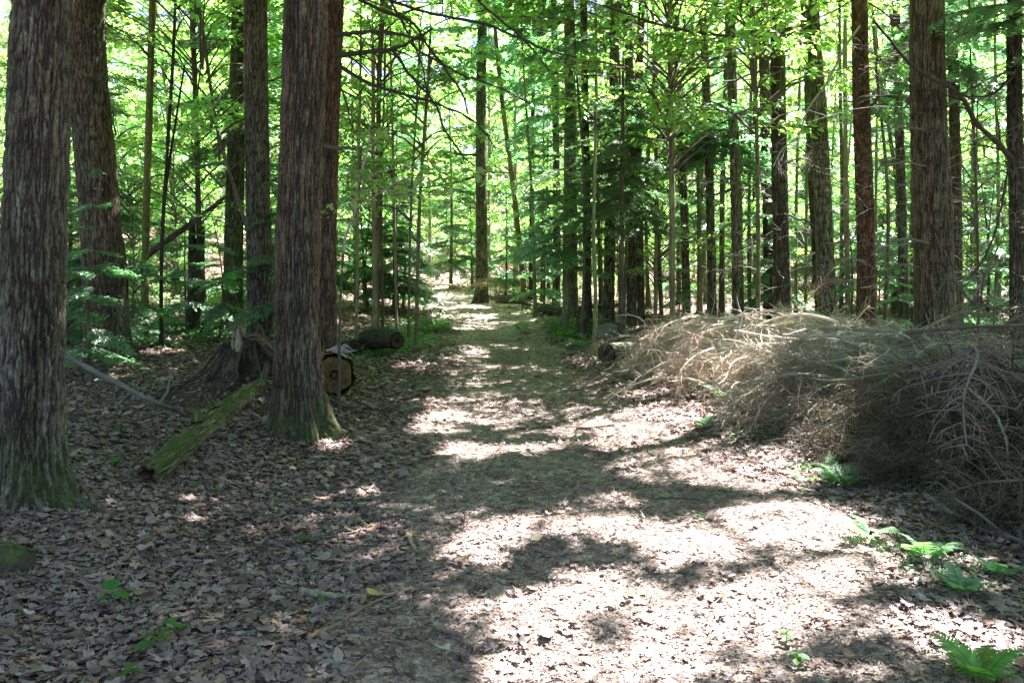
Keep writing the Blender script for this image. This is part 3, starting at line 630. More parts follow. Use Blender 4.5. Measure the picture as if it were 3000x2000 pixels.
tS = big_tree('tree', 'reddish trunk with pale horizontal bands in the right stand', 'tree', [(1989,), (1988, 500), (1980, 300), (1974, 0)], 13.5, (40, 33), 27, 80, .025, 6.5, 14, fl=.03, plate=(.20, .115, .075), cell=(.06, .05), depth=.008, warm=.8, wob=.1)
tT = big_tree('tree', 'thickest trunk of the right stand with deeply furrowed bark', 'tree', [(2152,), (2142, 500), (2132, 250), (2128, 0)], 11.5, (88, 66), 28, 150, .018, 5.8, 16, fl=.04, roots=[(-.6, .7, .1), (-2.5, .7, .1)], lobes=[(-.5, .5, .12), (-2.4, .5, .1)], plate=(.22, .175, .135), cell=(.035, .2), warm=.2)
tT2 = big_tree('tree', 'dark slim trunk showing just right of the thickest trunk', 'tree', [(2198,), (2196, 500), (2192, 250), (2186, 0)], 16, (24, 18), 29, 50, .04, 7, 14, fl=.03, plate=(.14, .125, .10))
tU = big_tree('tree', 'straight dark trunk nearest the right edge', 'tree', [(2340,), (2336, 500), (2330, 200), (2330, 0)], 12, (32, 26), 30, 80, .025, 6, 14, fl=.03, plate=(.15, .135, .11), lichen=.4)
tW = big_tree('tree', 'mossy yellow green pole trunk between the left trunks', 'tree', [(330,), (336, 500), (343, 250), (350, 0)], 15.5, (17, 13), 31, 36, .05, 7.5, 12, fl=.01, plate=(.26, .26, .12), furrow=(.12, .12, .05), cell=(.04, .05), depth=.004, moss=.4, moss_h=3)
tV = big_tree('tree', 'slim trunk seen between the reddish banded trunk and the thickest', 'tree', [(2078,), (2072, 500), (2064, 250), (2058, 0)], 17, (19, 14), 32, 40, .05, 7.5, 14, fl=.02, plate=(.17, .15, .12))
tQ2 = big_tree('tree', 'brown trunk just left of the darkest right trunk', 'tree', [(1768,), (1765, 500), (1758, 250), (1752, 0)], 20, (26, 20), 33, 40, .05, 8.5, 15, fl=.02, plate=(.18, .14, .10), warm=.5)
tH = big_tree('tree', 'dark upright trunk between the leaning trunk and the pale one', 'tree', [(1277,), (1279, 500), (1276, 250), (1272, 0)], 25, (17, 12), 34, 36, .06, 10, 16, fl=.03, plate=(.19, .165, .13))
tJ2 = big_tree('tree', 'thin dark trunk right beside the pale yellowish trunk', 'tree', [(1350,), (1348, 500), (1345, 300), (1340, 0)], 20.5, (17, 13), 35, 36, .05, 9, 15, fl=.03, plate=(.18, .155, .12))
tK = big_tree('tree', 'thin grey trunk between the brush pile and the twin dark trunks', 'tree', [(1578,), (1572, 500), (1560, 250), (1552, 0)], 19.5, (17, 12), 36, 36, .05, 9, 14, fl=.03, plate=(.26, .24, .17))

for t, kind, H, z0, nb, L0, ts, dead in [
    (tA, 'b', 13, 5.5, 26, 2.6, BR_MD, (0, 0, 0, 0)), (tB, 'b', 14, 6.0, 30, 3.0, BR_MD, (0, 0, 0, 0)), (tC, 'b', 14, 6.0, 26, 2.4, BR_MD, (0, 0, 0, 0)), (tC2, 'h', 15, 3.2, 50, 2.0, SP_MD, (0, 0, 0, 0)),
    (tD, 'h', 14, 6.3, 36, 2.6, SP_MD, (0, 0, 0, 0)), (tD2, 'h', 14, 6.8, 30, 2.6, SP_MD, (0, 0, 0, 0)), (tE, 'h', 17, 8.0, 46, 2.4, SP_LO, (3, 8, 26, 1.6)),
    (tI, 'h', 11, 2.6, 40, 1.5, SP_HI, (2, 6, 14, 1.2)), (tL, 'h', 11, 2.8, 36, 1.5, SP_HI, (2, 6, 14, 1.2)), (tM, 'h', 11, 3.0, 36, 1.6, SP_HI, (2, 6, 20, 1.3)), (tN, 'b', 11, 4.4, 30, 1.8, BR_MD, (2, 6, 10, 1.2)),
    (tP, 'h', 11, 3.6, 36, 1.8, SP_MD, (1, 6, 26, 1.3)), (tO, 'h', 11, 3.4, 34, 1.8, SP_MD, (1, 6, 22, 1.2)), (tQ, 'h', 13, 4.6, 40, 2.2, SP_MD, (1, 5.5, 36, 1.6)),
    (tR, 'h', 14, 4.6, 44, 2.0, SP_MD, (1, 5, 28, 1.4)), (tR2, 'h', 14, 5.0, 34, 1.6, SP_MD, (1, 5, 20, 1.2)), (tS, 'h', 13, 4.1, 44, 2.0, SP_HI, (1.2, 4.5, 30, 1.2)),
    (tT, 'h', 15, 4.0, 60, 2.6, SP_HI, (1.2, 4.5, 40, 1.6)), (tT2, 'h', 14, 4.0, 40, 1.8, SP_MD, (1, 4.5, 30, 1.3)), (tU, 'h', 13.5, 3.6, 48, 2.1, SP_HI, (.8, 4.2, 36, 1.4)),
    (tW, 'b', 11, 4.4, 14, 1.5, BR_MD, (0, 0, 0, 0)), (tV, 'h', 13, 4.6, 34, 1.6, SP_MD, (1, 5, 26, 1.2)), (tQ2, 'h', 14, 5.6, 36, 1.6, SP_MD, (1, 6, 26, 1.3)),
    (tH, 'h', 16, 6.0, 40, 1.8, SP_LO, (2, 6, 12, 1.2)), (tJ2, 'h', 11, 2.6, 36, 1.5, SP_HI, (1, 5, 14, 1.1)), (tK, 'h', 11, 3.0, 34, 1.5, SP_HI, (1, 5, 20, 1.2))]:
    add_crown(t[0], t[1], t[2], kind, H, z0, nb, L0, ts, dead)

# ------------------------------------------------------------------ overhead canopy added to dapple the ground: leaf clusters on limbs of those trees
def canopy():
    n = 9500
    z = 7.0 + 7.5 * rs.rand(n); gx = -15 + 33 * rs.rand(n); gy = -1 + 20 * rs.rand(n)
    x = gx + SDIR[0] / SDIR[2] * z; y = gy + SDIR[1] / SDIR[2] * z
    pk = np.where(gx > 5, np.where(gy < 9, 1, .12), np.where((gx < -5) & (gy > 9), .45, np.where(gy > 15, .5, 1))); s = rs.rand(n) < pk; x, y, z = x[s], y[s], z[s]; n = len(x)
    vis = (z - CAMZ) / np.maximum(y, .1) < .33          # would show in the frame: leave it to the trees standing there
    s = ~vis | (rs.rand(n) < .35); x, y, z = x[s], y[s], z[s]; n = len(x)
    B = np.array([t[1][:2] for t in TREES]); own = np.argmin((x[:, None] - B[:, 0]) ** 2 + (y[:, None] - B[:, 1]) ** 2, 1)
    for ti, (root, b, A, r) in enumerate(TREES):
        s = np.where(own == ti)[0]
        if not len(s): continue
        fol, brn = Geo(), Geo(); P = np.stack([x[s], y[s], z[s]], 1)
        yaw = np.arctan2(P[:, 1] - b[1], P[:, 0] - b[0])
        place(fol, None, BR_LO, P, yaw + rs.randn(len(s)) * .8, rs.randn(len(s)) * .2, rs.randn(len(s)) * .3, 1.0 + .6 * rs.rand(len(s)))
        fol = cull_geo(fol)
        # limbs: group the clusters by direction and run one limb through each group
        sec = np.floor((yaw + math.pi) / (2 * math.pi) * 12).astype(int)
        for k in range(12):
            m = np.where(sec == k)[0]
            if not len(m): continue
            c = P[m].mean(0); far_ = P[m][np.argmax(np.linalg.norm(P[m][:, :2] - b[:2], axis=1))]
            z0 = max(5.5, c[2] - 2.2); o = np.array([np.interp(z0, A[:, 2], A[:, 0]), np.interp(z0, A[:, 2], A[:, 1]), z0])
            limb = smooth_path([o, (o + c) / 2 + [0, 0, .3], (c + far_) / 2, far_], 14); tube(brn, limb, np.linspace(.04, .008, 14), 5, (.13, .11, .09))
            for p in P[m]:
                q = limb[np.argmin(np.linalg.norm(limb - p, axis=1))]
                tube(brn, [q, (q + p) / 2 + rs.randn(3) * .05, p], [.014, .010, .006], 3, (.13, .11, .09))
        fol.build('added_shade_canopy', M_BRD, root, b, smooth=False)  # leaf clusters placed overhead for the shade they cast
        brn.build('added_canopy_limbs', M_TWIG, root, b)  # limbs made up to carry the shading clusters
canopy()

# ------------------------------------------------------------------ background forest: prototypes copied
def proto(kind, H, z0, nb, L0, tset, r, dead, tcol):
    root = bpy.data.objects.new(kind, None); P = smooth_path([[0, 0, -.4], [rs.randn() * .08, rs.randn() * .08, H * .4], [rs.randn() * .2, rs.randn() * .2, H]], 14)
    tg = Geo(); zz = P[:, 2]; rad = r * (1 - .8 * np.clip(zz / H, 0, 1)) + .6 * r * np.exp(-np.maximum(zz, 0) / .25)
    tube(tg, P, rad, 10, tcol)
    fol, brn = (hem_crown if 'hemlock' in kind else broad_crown)(np.zeros(3), H, z0, nb, L0, tset, P)
    if dead[2]: dead_twigs(brn, np.zeros(3), *dead, ax=P, r=.009)
    parts = [tg.build('trunk', M_BARKF), fol.build('crown', M_HEM if 'hemlock' in kind else M_BRD, smooth=False), brn.build('branchwork', M_TWIG)]
    for p in parts: C.objects.unlink(p)
    return kind, parts
PR = {
 'hem_young': [proto('young_hemlock', 7.5, .7, 46, 1.7, SP_MD, .06, (0, 0, 0, 0), (.13, .11, .09)) for _ in range(3)],
 'hem_low': [proto('young_hemlock', 3.6, .3, 26, 1.15, SP_MD, .03, (0, 0, 0, 0), (.13, .11, .09)) for _ in range(2)],
 'hem_tall': [proto('hemlock_tree', 13, 5.5, 34, 2.4, SP_LO, .12, (1.2, 6, 34, 1.5), (.2, .18, .14)) for _ in range(3)],
 'pole': [proto('tree', 13, 7, 18, 1.9, BR_LO, .07, (1.5, 7, 12, 1.0), (.25, .23, .17)) for _ in range(3)],
 'maple': [proto('tree', 10, 2.4, 58, 2.8, BR_LO, .10, (0, 0, 0, 0), (.22, .2, .16)) for _ in range(3)],
 'sapling': [proto('sapling', 5.5, 1.0, 34, 1.5, BR_MD, .025, (0, 0, 0, 0), (.19, .17, .12)) for _ in range(3)],
 'shrub': [proto('sapling', 2.2, .3, 18, .9, BR_MD, .014, (0, 0, 0, 0), (.17, .15, .11)) for _ in range(2)],
}
LABELS = {
 'hem_young': ('young hemlock', 'feathery young hemlock in the green undergrowth'), 'hem_low': ('young hemlock', 'low hemlock seedling tree in the green undergrowth'),
 'hem_tall': ('tree', 'tall dark hemlock among the crowded distant trunks'), 'pole': ('tree', 'thin greyish pole tree among the crowded distant trunks'),
 'maple': ('tree', 'bright green broadleaf tree filling the distant forest'), 'sapling': ('sapling', 'leafy bright green sapling in the undergrowth'), 'shrub': ('sapling', 'knee high leafy sapling in the undergrowth')}
def zone(x, y):
    c = trail_x(y)
    if x < c: return ' left of the trail' if y < 40 else ' beyond the trail bend on the left'
    return ' right of the trail' if y < 40 else ' deep in the woods on the right'
def plant(key, x, y, s=1.0, label=None, name=None, group=None):
    kind, parts = PR[key][rs.randint(len(PR[key]))]; z = float(ground_h(x, y))
    cat, lb = LABELS[key]; lab = label or lb + zone(x, y)
    root = thing(name or kind, (x, y, z), lab, cat, group or (None if label else lab.replace('tree ', 'trees ').replace('hemlock ', 'hemlocks ', 1)))
    root.rotation_euler = (rs.randn() * .02, rs.randn() * .02, rs.rand() * 6.283); root.scale = (s, s, s * (.9 + .2 * rs.rand()))
    for p in parts:
        c = p.copy(); C.objects.link(c); c.parent = root
    return root
def free(x, y, m=1.0):
    if abs(x - trail_x(y)) < trail_w(y) + m: return False
    for hh in (2, 5, 8, 11):
        if math.hypot(x - SDIR[0] / SDIR[2] * hh + 5.0, y - SDIR[1] / SDIR[2] * hh - 38) < 2.6: return False
    q = project(np.array([[x, y, 1.0]]))[0]
    return abs(q[0] - CX) < 1450
placed = []
def fill(key, n, y0, y1, s0, s1, gap, m=1.0, xr=None, cond=None):
    k = 0; tries = 0
    while k < n and tries < n * 60:
        tries += 1; y = math.sqrt(y0 * y0 + rs.rand() * (y1 * y1 - y0 * y0)); x = (rs.rand() * 2 - 1) * (.66 * y + 1.5)
        if xr and not (xr[0] < x < xr[1]): continue
        if not free(x, y, m) or (cond and not cond(x, y)): continue
        if any((x - a) ** 2 + (y - b) ** 2 < gap * gap for a, b in placed): continue
        placed.append((x, y)); plant(key, x, y, s0 + (s1 - s0) * rs.rand()); k += 1
for t in TREES: placed.append((t[1][0], t[1][1]))
near_ok = lambda x, y: (y > 23) or (x < -4.5 and y > 15) or (x > 7.5 and y > 16) or (x > 3.5 and y > 19)
def off_sun(x, y):     # keep tall crowns from shading the sunny part of the trail
    return y > 25 or x < -7 or x > 13
fill('hem_tall', 14, 22, 60, .8, 1.1, 1.6, .8, cond=off_sun)
fill('pole', 38, 20, 55, .7, 1.1, 1.1, .8, cond=off_sun)
fill('maple', 56, 24, 75, .55, 1.15, 1.8, 1.2, cond=off_sun)
fill('hem_young', 50, 17, 60, .7, 1.2, 1.3, .9, cond=near_ok)
fill('sapling', 90, 16, 50, .7, 1.2, 1.0, .8, cond=near_ok)
fill('hem_low', 50, 15, 42, .7, 1.3, .8, .6, cond=near_ok)
fill('shrub', 36, 14, 40, .6, 1.2, .6, .4, cond=near_ok)

# ------------------------------------------------------------------ more trees of the middle distance
def stem_tree(name, label, cat, pts, Y, w0, w1, H, col=(.17, .15, .11), group=None, seg=10, mat=None):
    b = col_base(pts[0][0], Y); P = np.array([b - [0, 0, .1]] + px_axis(pts[1:], Y, H)); n = 30; PP = smooth_path(P, n)
    zt = PP[:, 2] - b[2]; zf = at(pts[-1][0], pts[-1][1], Y)[2] - b[2]
    r0, r1 = w0 / 2 * Y / F, w1 / 2 * Y / F
    rad = np.where(zt < zf, r0 + (r1 - r0) * np.clip(zt / zf, 0, 1), r1 * (1 - .8 * (zt - zf) / max(H - zf, .5))) + r0 * .7 * np.exp(-np.maximum(zt, 0) / .12)
    rad = rad * (1 + .08 * rs.randn(n)); g = Geo(); tube(g, PP, np.maximum(rad, .003), seg, col)
    root = thing(name, b, label, cat, group); g.build('trunk', mat or M_BARKF, root, b)
    return root, b, PP
T_ = []
def mid(label, pts, Y, w0, w1, H, crown, cat='tree', name='tree', col=(.17, .15, .11)):
    r, b, A = stem_tree(name, label, cat, pts, Y, w0, w1, H, col)
    if crown: add_crown(r, b, A, *crown)
    return r, b, A
mid('bright broadleaf tree with sunlit blown out leaves above the right stand', [(1545,), (1543, 400), (1538, 0)], 16.0, 14, 10, 11, ('b', 8.2, 3.9, 80, 3.2, BR_MD, (0, 0, 0, 0), True))
mid('slender maple with glowing pale leaves in front of the mottled trunks', [(1742,), (1740, 400), (1730, 0)], 15.0, 10, 7, 9, ('b', 7.6, 3.9, 46, 2.4, BR_MD, (0, 0, 0, 0), True))
mid('young hemlock with pale sunlit boughs drooping over the centre right', [(1425,), (1428, 500), (1430, 300)], 16.8, 12, 9, 6.5, ('h', 6.3, 2.1, 44, 1.6, SP_HI, (0, 0, 0, 0), True), 'young hemlock', 'young_hemlock')
for (px, Y, H_, nb_, L_, kd, lab) in [(1295, 19.5, 6.5, 34, 1.5, 'h', 'young hemlock in front of the pale yellowish trunk'), (1505, 19, 6.0, 30, 1.5, 'b', 'leafy sapling right of the twin dark trunks'), (1610, 22, 6.5, 30, 1.5, 'h', 'young hemlock behind the mottled slim trunk'), (1390, 23.5, 7.0, 36, 1.8, 'b', 'leafy tree behind the bent light sapling'), (1700, 21.5, 5.5, 28, 1.6, 'b', 'leafy sapling behind the slender curving trunk'), (2010, 19, 5.0, 22, 1.3, 'h', 'young hemlock right behind the reddish banded trunk'), (1245, 27, 7.5, 30, 1.7, 'h', 'young hemlock above the sawn log'), (1850, 21, 5.0, 26, 1.5, 'b', 'leafy sapling between the darkest and the grey green trunk'), (2240, 18, 5.0, 26, 1.5, 'b', 'leafy sapling between the thickest trunk and the right edge'), (1455, 22, 5.0, 28, 1.5, 'b', 'leafy sapling directly behind the twin dark trunks')]:
    mid(lab, [(px,), (px + 2, 500), (px + 3, 350)], Y, 9, 6, H_, (kd, H_, 1.2, nb_, L_, SP_MD if kd == 'h' else BR_MD, (0, 0, 0, 0), True), 'young hemlock' if kd == 'h' else 'sapling', 'young_hemlock' if kd == 'h' else 'sapling', (.2, .18, .13))
mid('smooth light green sapling with bent foot beside the cut log', [(1362,), (1368, 700), (1364, 560), (1368, 300)], 15.2, 11, 6, 6, ('b', 7, 4.0, 10, 1.2, BR_MD, (0, 0, 0, 0)), 'sapling', 'sapling', (.17, .18, .10))
mid('leaning reddish trunk right of the dark tree at the trail end', [(1207,), (1192, 550), (1175, 400), (1152, 220), (1140, 100)], 27, 14, 9, 13, ('h', 13, 7, 20, 1.5, SP_LO, (3, 7, 8, 1.0)), col=(.2, .13, .09))
mid('short dark trunk right of the reddish leaning one', [(1220,), (1221, 500), (1224, 250)], 27, 13, 10, 14, ('h', 14, 5, 30, 1.7, SP_LO, (2, 6, 8, 1.0)), col=(.10, .085, .07))
mid('green leaved maple whose branches reach over the left of the trail', [(865,), (868, 450), (872, 150), (880, 0)], 17.5, 14, 11, 11, ('b', 10, 2.6, 60, 2.8, BR_MD, (0, 0, 0, 0)), col=(.19, .17, .12))
mid('green leaved maple behind the two dark forked stems on the left', [(460,), (455, 450), (448, 200), (440, 0)], 19, 14, 11, 12, ('b', 11, 2.4, 70, 3.2, BR_MD, (0, 0, 0, 0)), col=(.14, .12, .10))
mid('maple with backlit leaves arching high between the left trunks', [(640,), (560, 500), (500, 300), (470, 100), (455, 0)], 15.5, 9, 7, 9, ('b', 8.5, 3.2, 44, 2.6, BR_MD, (0, 0, 0, 0)), col=(.12, .10, .085))
for k, (x0, x1, x2, Y, w, lab) in enumerate([
    (818, 822, 828, 15.5, 8, 'leftmost of the slim saplings clustered left of the trail'), (862, 858, 857, 16.5, 11, 'thickest of the slim saplings clustered left of the trail'), (880, 876, 884, 17.5, 7, 'third of the slim saplings clustered left of the trail'),
    (912, 905, 898, 17.2, 7, 'slim sapling leaning left in the cluster left of the trail'), (938, 945, 962, 17.0, 6, 'slim sapling leaning right in the cluster left of the trail'), (955, 965, 985, 16.6, 9, 'rightmost slim sapling of the cluster, closest to the trail edge')]):
    mid(lab, [(x0,), (x1, 450), (x2, 150)], Y, w, w * .75, 6.5, ('b', 6.3, 2.2 + .3 * (k % 3), 11, 1.3, BR_MD, (0, 0, 0, 0)), 'sapling', 'sapling', (.2, .18, .12))
for k, (px, Y, w, lab) in enumerate([(1230, 23, 8, 'very thin dark stem left of the upright dark trunk'), (1380, 23, 9, 'very thin grey stem between the pale trunk and the leaning trunk'), (1430, 19, 9, 'short thin stem just left of the twin dark trunks'), (1520, 21, 9, 'thin greenish stem right of the twin dark trunks'),
    (1605, 20.5, 12, 'thin stem left of the mottled slim trunk'), (1658, 21, 13, 'thin dark stem between the mottled trunk and the curving trunk'), (1722, 20, 10, 'pale thin stem right of the slender curving trunk'), (1738, 23, 9, 'second pale thin stem left of the brown trunk'),
    (1828, 22, 8, 'hair thin stem right of the darkest trunk'), (1932, 19, 10, 'thin leaning stem between the grey green and the reddish trunk'), (1950, 17, 13, 'dark thin stem just left of the reddish banded trunk'), (2030, 15.5, 9, 'crooked thin stem right of the reddish banded trunk'),
    (2052, 22, 10, 'distant thin stem left of the slim trunk in the right stand'), (2100, 19, 14, 'thin trunk touching the left side of the thickest trunk'), (2228, 20, 10, 'thin stem halfway between the thickest trunk and the right edge'), (2250, 13, 7, 'crooked dark sapling near the right edge above the brush'), (2285, 18, 9, 'thin pale stem left of the right edge trunk'),
    (1335, 17, 7, 'low thin stem beside the bent light sapling'), (1490, 24, 10, 'distant dark stem behind the pale hemlock boughs'), (1560, 24, 12, 'distant dark trunk behind the thin grey trunk')]):
    j = rs.randn(3) * 14
    mid(lab, [(px,), (px + j[0] * .4, 450), (px + j[1], 150)], Y, w, w * .7, 12, ('h', 11.5, 4.5, 20, 1.4, SP_LO, (1, 5, 16, .9)), col=[(.19, .175, .13), (.11, .095, .08)][k % 2])
# two dark stems forking from one foot
r, b, A = mid('dark forked sapling, its two stems joined at knee height', [(370,), (372, 560), (384, 350), (400, 80)], 14.5, 9, 7, 8, ('b', 8, 4.5, 10, 1.6, BR_MD, (0, 0, 0, 0)), 'sapling', 'sapling', (.05, .045, .04))
g = Geo(); tube(g, smooth_path([at(372, 520, 14.5), at(385, 400, 14.5), at(405, 270, 14.4), at(424, 150, 14.4)], 16), np.linspace(.028, .015, 16), 7, (.05, .045, .04)); g.build('stem', M_BARKF, r, b)
# broken dead trunk
b = col_base(455, 17.0); gg, _ = bark_trunk([b - [0, 0, .1], b + [0, 0, .9], at(452, 470, 17.0)], [.20, .155, .13], 60, .03, 61, jag=.8, plate=(.10, .085, .07), moss=.4, moss_h=.8, flare=.05)
r = thing('dead_tree', b, 'broken dark dead trunk with a ragged top on the left', 'dead tree'); gg.build('trunk', M_WOOD, r, b)
# hemlock undergrowth at chosen spots
for px, Y, s, lab in [(205, 10.6, .75, 'low hemlock spreading in front of the second left trunk'), (285, 13.8, .9, 'low hemlock behind the foot of the second left trunk'), (150, 14, 1.0, 'hemlock thicket showing between the two leftmost trunks'), (640, 13.5, .9, 'low hemlock peeking out behind the broad furrowed trunk'),
                      (430, 16.5, .8, 'low hemlock beside the broken dead trunk'), (500, 15.6, .7, 'low hemlock left of the slim grey trunk'), (925, 25, 1.1, 'bushy hemlock on the left bank where the trail bends'), (835, 30, 1.6, 'wide hemlock behind the bend of the trail'),
                      (1085, 36, 1.5, 'hemlock filling the gap left of the dark tree at trail end'), (1160, 31, 1.2, 'small hemlock right of the dark tree at trail end'), (1250, 24, .9, 'small hemlock beside the fallen logs'), (2075, 14.8, .6, 'small green hemlock behind the right brush'), (1950, 17, .8, 'small hemlock between the right trunks'),
                      (2240, 16.5, .9, 'hemlock undergrowth right of the thickest trunk'), (1560, 17.5, .6, 'small hemlock behind the sunlit end of the brush pile')]:
    bb = col_base(px, Y); plant('hem_low', bb[0], bb[1], s, lab); placed.append((bb[0], bb[1]))
for px, Y, s, k, lab in [(700, 21, 1.0, 'hem_young', 'young hemlock behind the broad furrowed trunk'), (905, 23, .9, 'hem_young', 'young hemlock rising behind the sapling cluster'), (1035, 36, 1.2, 'hem_young', 'tall young hemlock straight beyond the end of the trail'), (1120, 38, 1.2, 'maple', 'broad green maple straight beyond the end of the trail'),
                      (985, 44, 1.0, 'maple', 'light green maple left of the trail bend'), (1185, 34, 1.1, 'maple', 'green maple right of the dark tree at trail end'), (820, 26, .8, 'maple', 'green maple behind the sapling cluster'), (2290, 21, .6, 'maple', 'green broadleaf tree at the right edge behind the trunks'),
                      (1260, 30, 1.0, 'hem_young', 'young hemlock behind the upright dark trunk'), (150, 24, .9, 'maple', 'green maple between the two leftmost trunks'), (20, 17, .9, 'sapling', 'leafy sapling at the left edge behind the closest trunk'), (400, 26, .9, 'maple', 'green maple far behind the forked sapling')]:
    bb = col_base(px, Y); plant(k, bb[0], bb[1], s, lab); placed.append((bb[0], bb[1]))
# bent pale sapling with big leaves next to the broad trunk
b = col_base(778, 8.9); PP = smooth_path([b - [0, 0, .05], at(786, 620, 8.9), at(793, 548, 8.8), at(805, 514, 8.7), at(817, 482, 8.6), at(823, 418, 8.6), at(831, 390, 8.6), at(845, 344, 8.6), at(849, 300, 8.6), at(842, 230, 8.6)], 40)
r = thing('sapling', b, 'pale bent sapling with large backlit leaves right of the broad trunk', 'sapling'); g = Geo(); tube(g, PP, np.linspace(.018, .006, 40) * (1 + .15 * rs.randn(40)), 7, np.where(PP[:, 2:3] > 1.75, np.array([[.45, .41, .36]]), np.array([[.09, .08, .06]]))); g.build('trunk', M_TWIG, r, b)
fol, brn = Geo(), Geo()
for (pp, n, L) in [([(821, 470), (865, 448), (901, 424), (945, 406), (1020, 392), (1105, 384)], 8, .42), ([(823, 440), (860, 400), (910, 386), (960, 380)], 5, .38), ([(831, 390), (800, 400), (775, 410)], 4, .35), ([(830, 400), (900, 440), (990, 448), (1070, 430)], 6, .38), ([(805, 514), (775, 490), (762, 470)], 3, .3), ([(845, 344), (890, 300), (950, 290)], 5, .4)]:
    L3 = smooth_path([at(x, y, 8.6 - .5 * i / len(pp)) for i, (x, y) in enumerate(pp)], 16); tube(brn, L3, np.linspace(.008, .003, 16), 5, (.40, .36, .30))
    for k in range(n):
        p = L3[min(15, int(16 * (k + .5) / n))]; 
        place(fol, brn, BR_LF if False else BR_NEAR, p[None], np.array([rs.rand() * 6.28]), np.array([-.15]), np.array([rs.randn() * .2]), np.array([L]))
fol.build('crown', M_BRD, r, b); brn.build('branchwork', M_TWIG, r, b)

# ------------------------------------------------------------------ dead limbs reaching into the frame
def limb_part(tree, pts, Y0, Y1, w0, w1, ntw, twl, col=(.055, .045, .038), droop=.3, fan=.7):
    root, b = tree[0], tree[1]; n = 26
    P = smooth_path([at(x, y, Y0 + (Y1 - Y0) * i / (len(pts) - 1)) for i, (x, y) in enumerate(pts)], n); P = P + np.cumsum(rs.randn(n, 3) * .006, 0)
    g = Geo(); r = np.linspace(w0, w1, n) / 2 * Y0 / F * (1 + .1 * rs.randn(n)); tube(g, P, r, 7, col)
    D = np.gradient(P, axis=0); D /= np.linalg.norm(D, axis=1)[:, None]
    for k in range(ntw):
        i = int(2 + (n - 3) * (k + rs.rand()) / ntw); i = min(i, n - 1); d = D[i] + rs.randn(3) * fan; d[2] -= droop * rs.rand(); d /= np.linalg.norm(d); L = twl * (.35 + .9 * rs.rand()) * (1.1 - .5 * i / n)
        m = 7; q = [P[i]]
        for s in range(m - 1): d = d + rs.randn(3) * .09 + [0, 0, -.035]; d /= np.linalg.norm(d); q.append(q[-1] + d * L / (m - 1))
        q = np.array(q); tube(g, q, np.linspace(max(r[i] * .45, .003), .0012, m), 4, col)
        for s in range(int(2 + rs.rand() * 4)):
            a = rs.randint(1, m - 1); d2 = q[a + 1] - q[a]; d2 = d2 / np.linalg.norm(d2) + rs.randn(3) * .6; d2 /= np.linalg.norm(d2); l2 = L * (.2 + .3 * rs.rand())
            tube(g, [q[a], q[a] + d2 * l2 * .5 + rs.randn(3) * .01, q[a] + d2 * l2 + [0, 0, -.03]], [.0025, .0018, .0009], 3, col)
    return g.build('branch', M_TWIG, root, b)
limb_part(tD2, [(760, 80), (820, 77), (880, 78), (965, 92)], 10.8, 9.6, 11, 5, 5, .5)
limb_part(tD2, [(768, 128), (850, 122), (905, 115), (955, 100), (1000, 70)], 10.8, 9.4, 13, 4, 8, .9)
limb_part(tD2, [(768, 142), (855, 195), (945, 220), (1025, 237), (1090, 268), (1140, 330)], 10.8, 9.2, 9, 3, 12, .9)
limb_part(tD2, [(905, 118), (945, 170), (1000, 240), (1025, 300), (1065, 355), (1092, 378)], 10.0, 9.2, 8, 3, 10, .7)
limb_part(tD2, [(770, -40), (870, 15), (955, 45), (985, 90), (1030, 155), (1065, 205), (1080, 260)], 10.6, 9.0, 9, 3, 13, .9)
limb_part(tD2, [(770, -60), (915, 5), (1005, 35), (1105, 55), (1185, 90), (1245, 120), (1315, 139)], 10.6, 8.6, 9, 3, 15, 1.0)
limb_part(tD2, [(945, 100), (1005, 135), (1065, 170), (1155, 200), (1210, 232)], 9.8, 9.0, 6, 2.5, 9, .7)
limb_part(tD2, [(768, 165), (800, 240), (812, 300)], 10.8, 10.2, 6, 2, 5, .6)
limb_part(tD2, [(748, 338), (805, 345), (860, 361)], 11.0, 9.9, 10, 6, 0, .4, (.13, .10, .085))
limb_part(tD2, [(780, -160), (1000, -60), (1100, 0), (1155, 45), (1215, 95), (1260, 150)], 10.6, 8.8, 8, 3, 12, 1.0)
limb_part(tD2, [(780, -130), (880, -30), (940, 60), (975, 150), (990, 230)], 10.6, 9.6, 7, 2.5, 10, .8)
limb_part(tR, [(1864, 55), (1790, 75), (1690, 87), (1615, 80), (1490, 52), (1390, 18)], 15.4, 13.5, 9, 4, 10, .9)
limb_part(tU, [(2336, 372), (2290, 325), (2240, 280), (2205, 225), (2175, 200), (2120, 175), (2080, 145), (2030, 85), (1990, 40)], 12, 9.8, 13, 4, 14, 1.0)
limb_part(tU, [(2336, 160), (2310, 190), (2270, 222), (2205, 217)], 12, 11, 8, 3, 7, .6)
limb_part(tU, [(2334, 300), (2280, 560), (2230, 640), (2190, 650)], 12, 11.3, 6, 3, 8, .7)
limb_part(tS, [(1975, 60), (1945, 105), (1905, 185), (1860, 250), (1835, 310), (1790, 350), (1770, 385)], 13.4, 11.6, 6, 2.5, 22, .55, (.34, .31, .28), .1, .5)
limb_part(tS, [(1982, 250), (2005, 240), (2012, 130)], 13.4, 13.2, 9, 5, 3, .5, (.10, .07, .05))
limb_part(tE, [(1107, 400), (1060, 415), (1010, 425), (960, 428)], 28.4, 27, 6, 3, 6, 1.2)
limb_part(tE, [(1106, 357), (1060, 356), (1020, 352)], 28.4, 27.5, 6, 3, 6, 1.0)
limb_part(tE, [(1106, 395), (1150, 396), (1200, 398)], 28.4, 27.5, 5, 2.5, 6, 1.0)
limb_part(tQ, [(1795, 490), (1830, 498), (1880, 510)], 16.4, 15.8, 5, 3, 4, .6)
limb_part(tQ, [(1797, 545), (1760, 548), (1720, 540)], 16.4, 15.8, 5, 3, 5, .6)
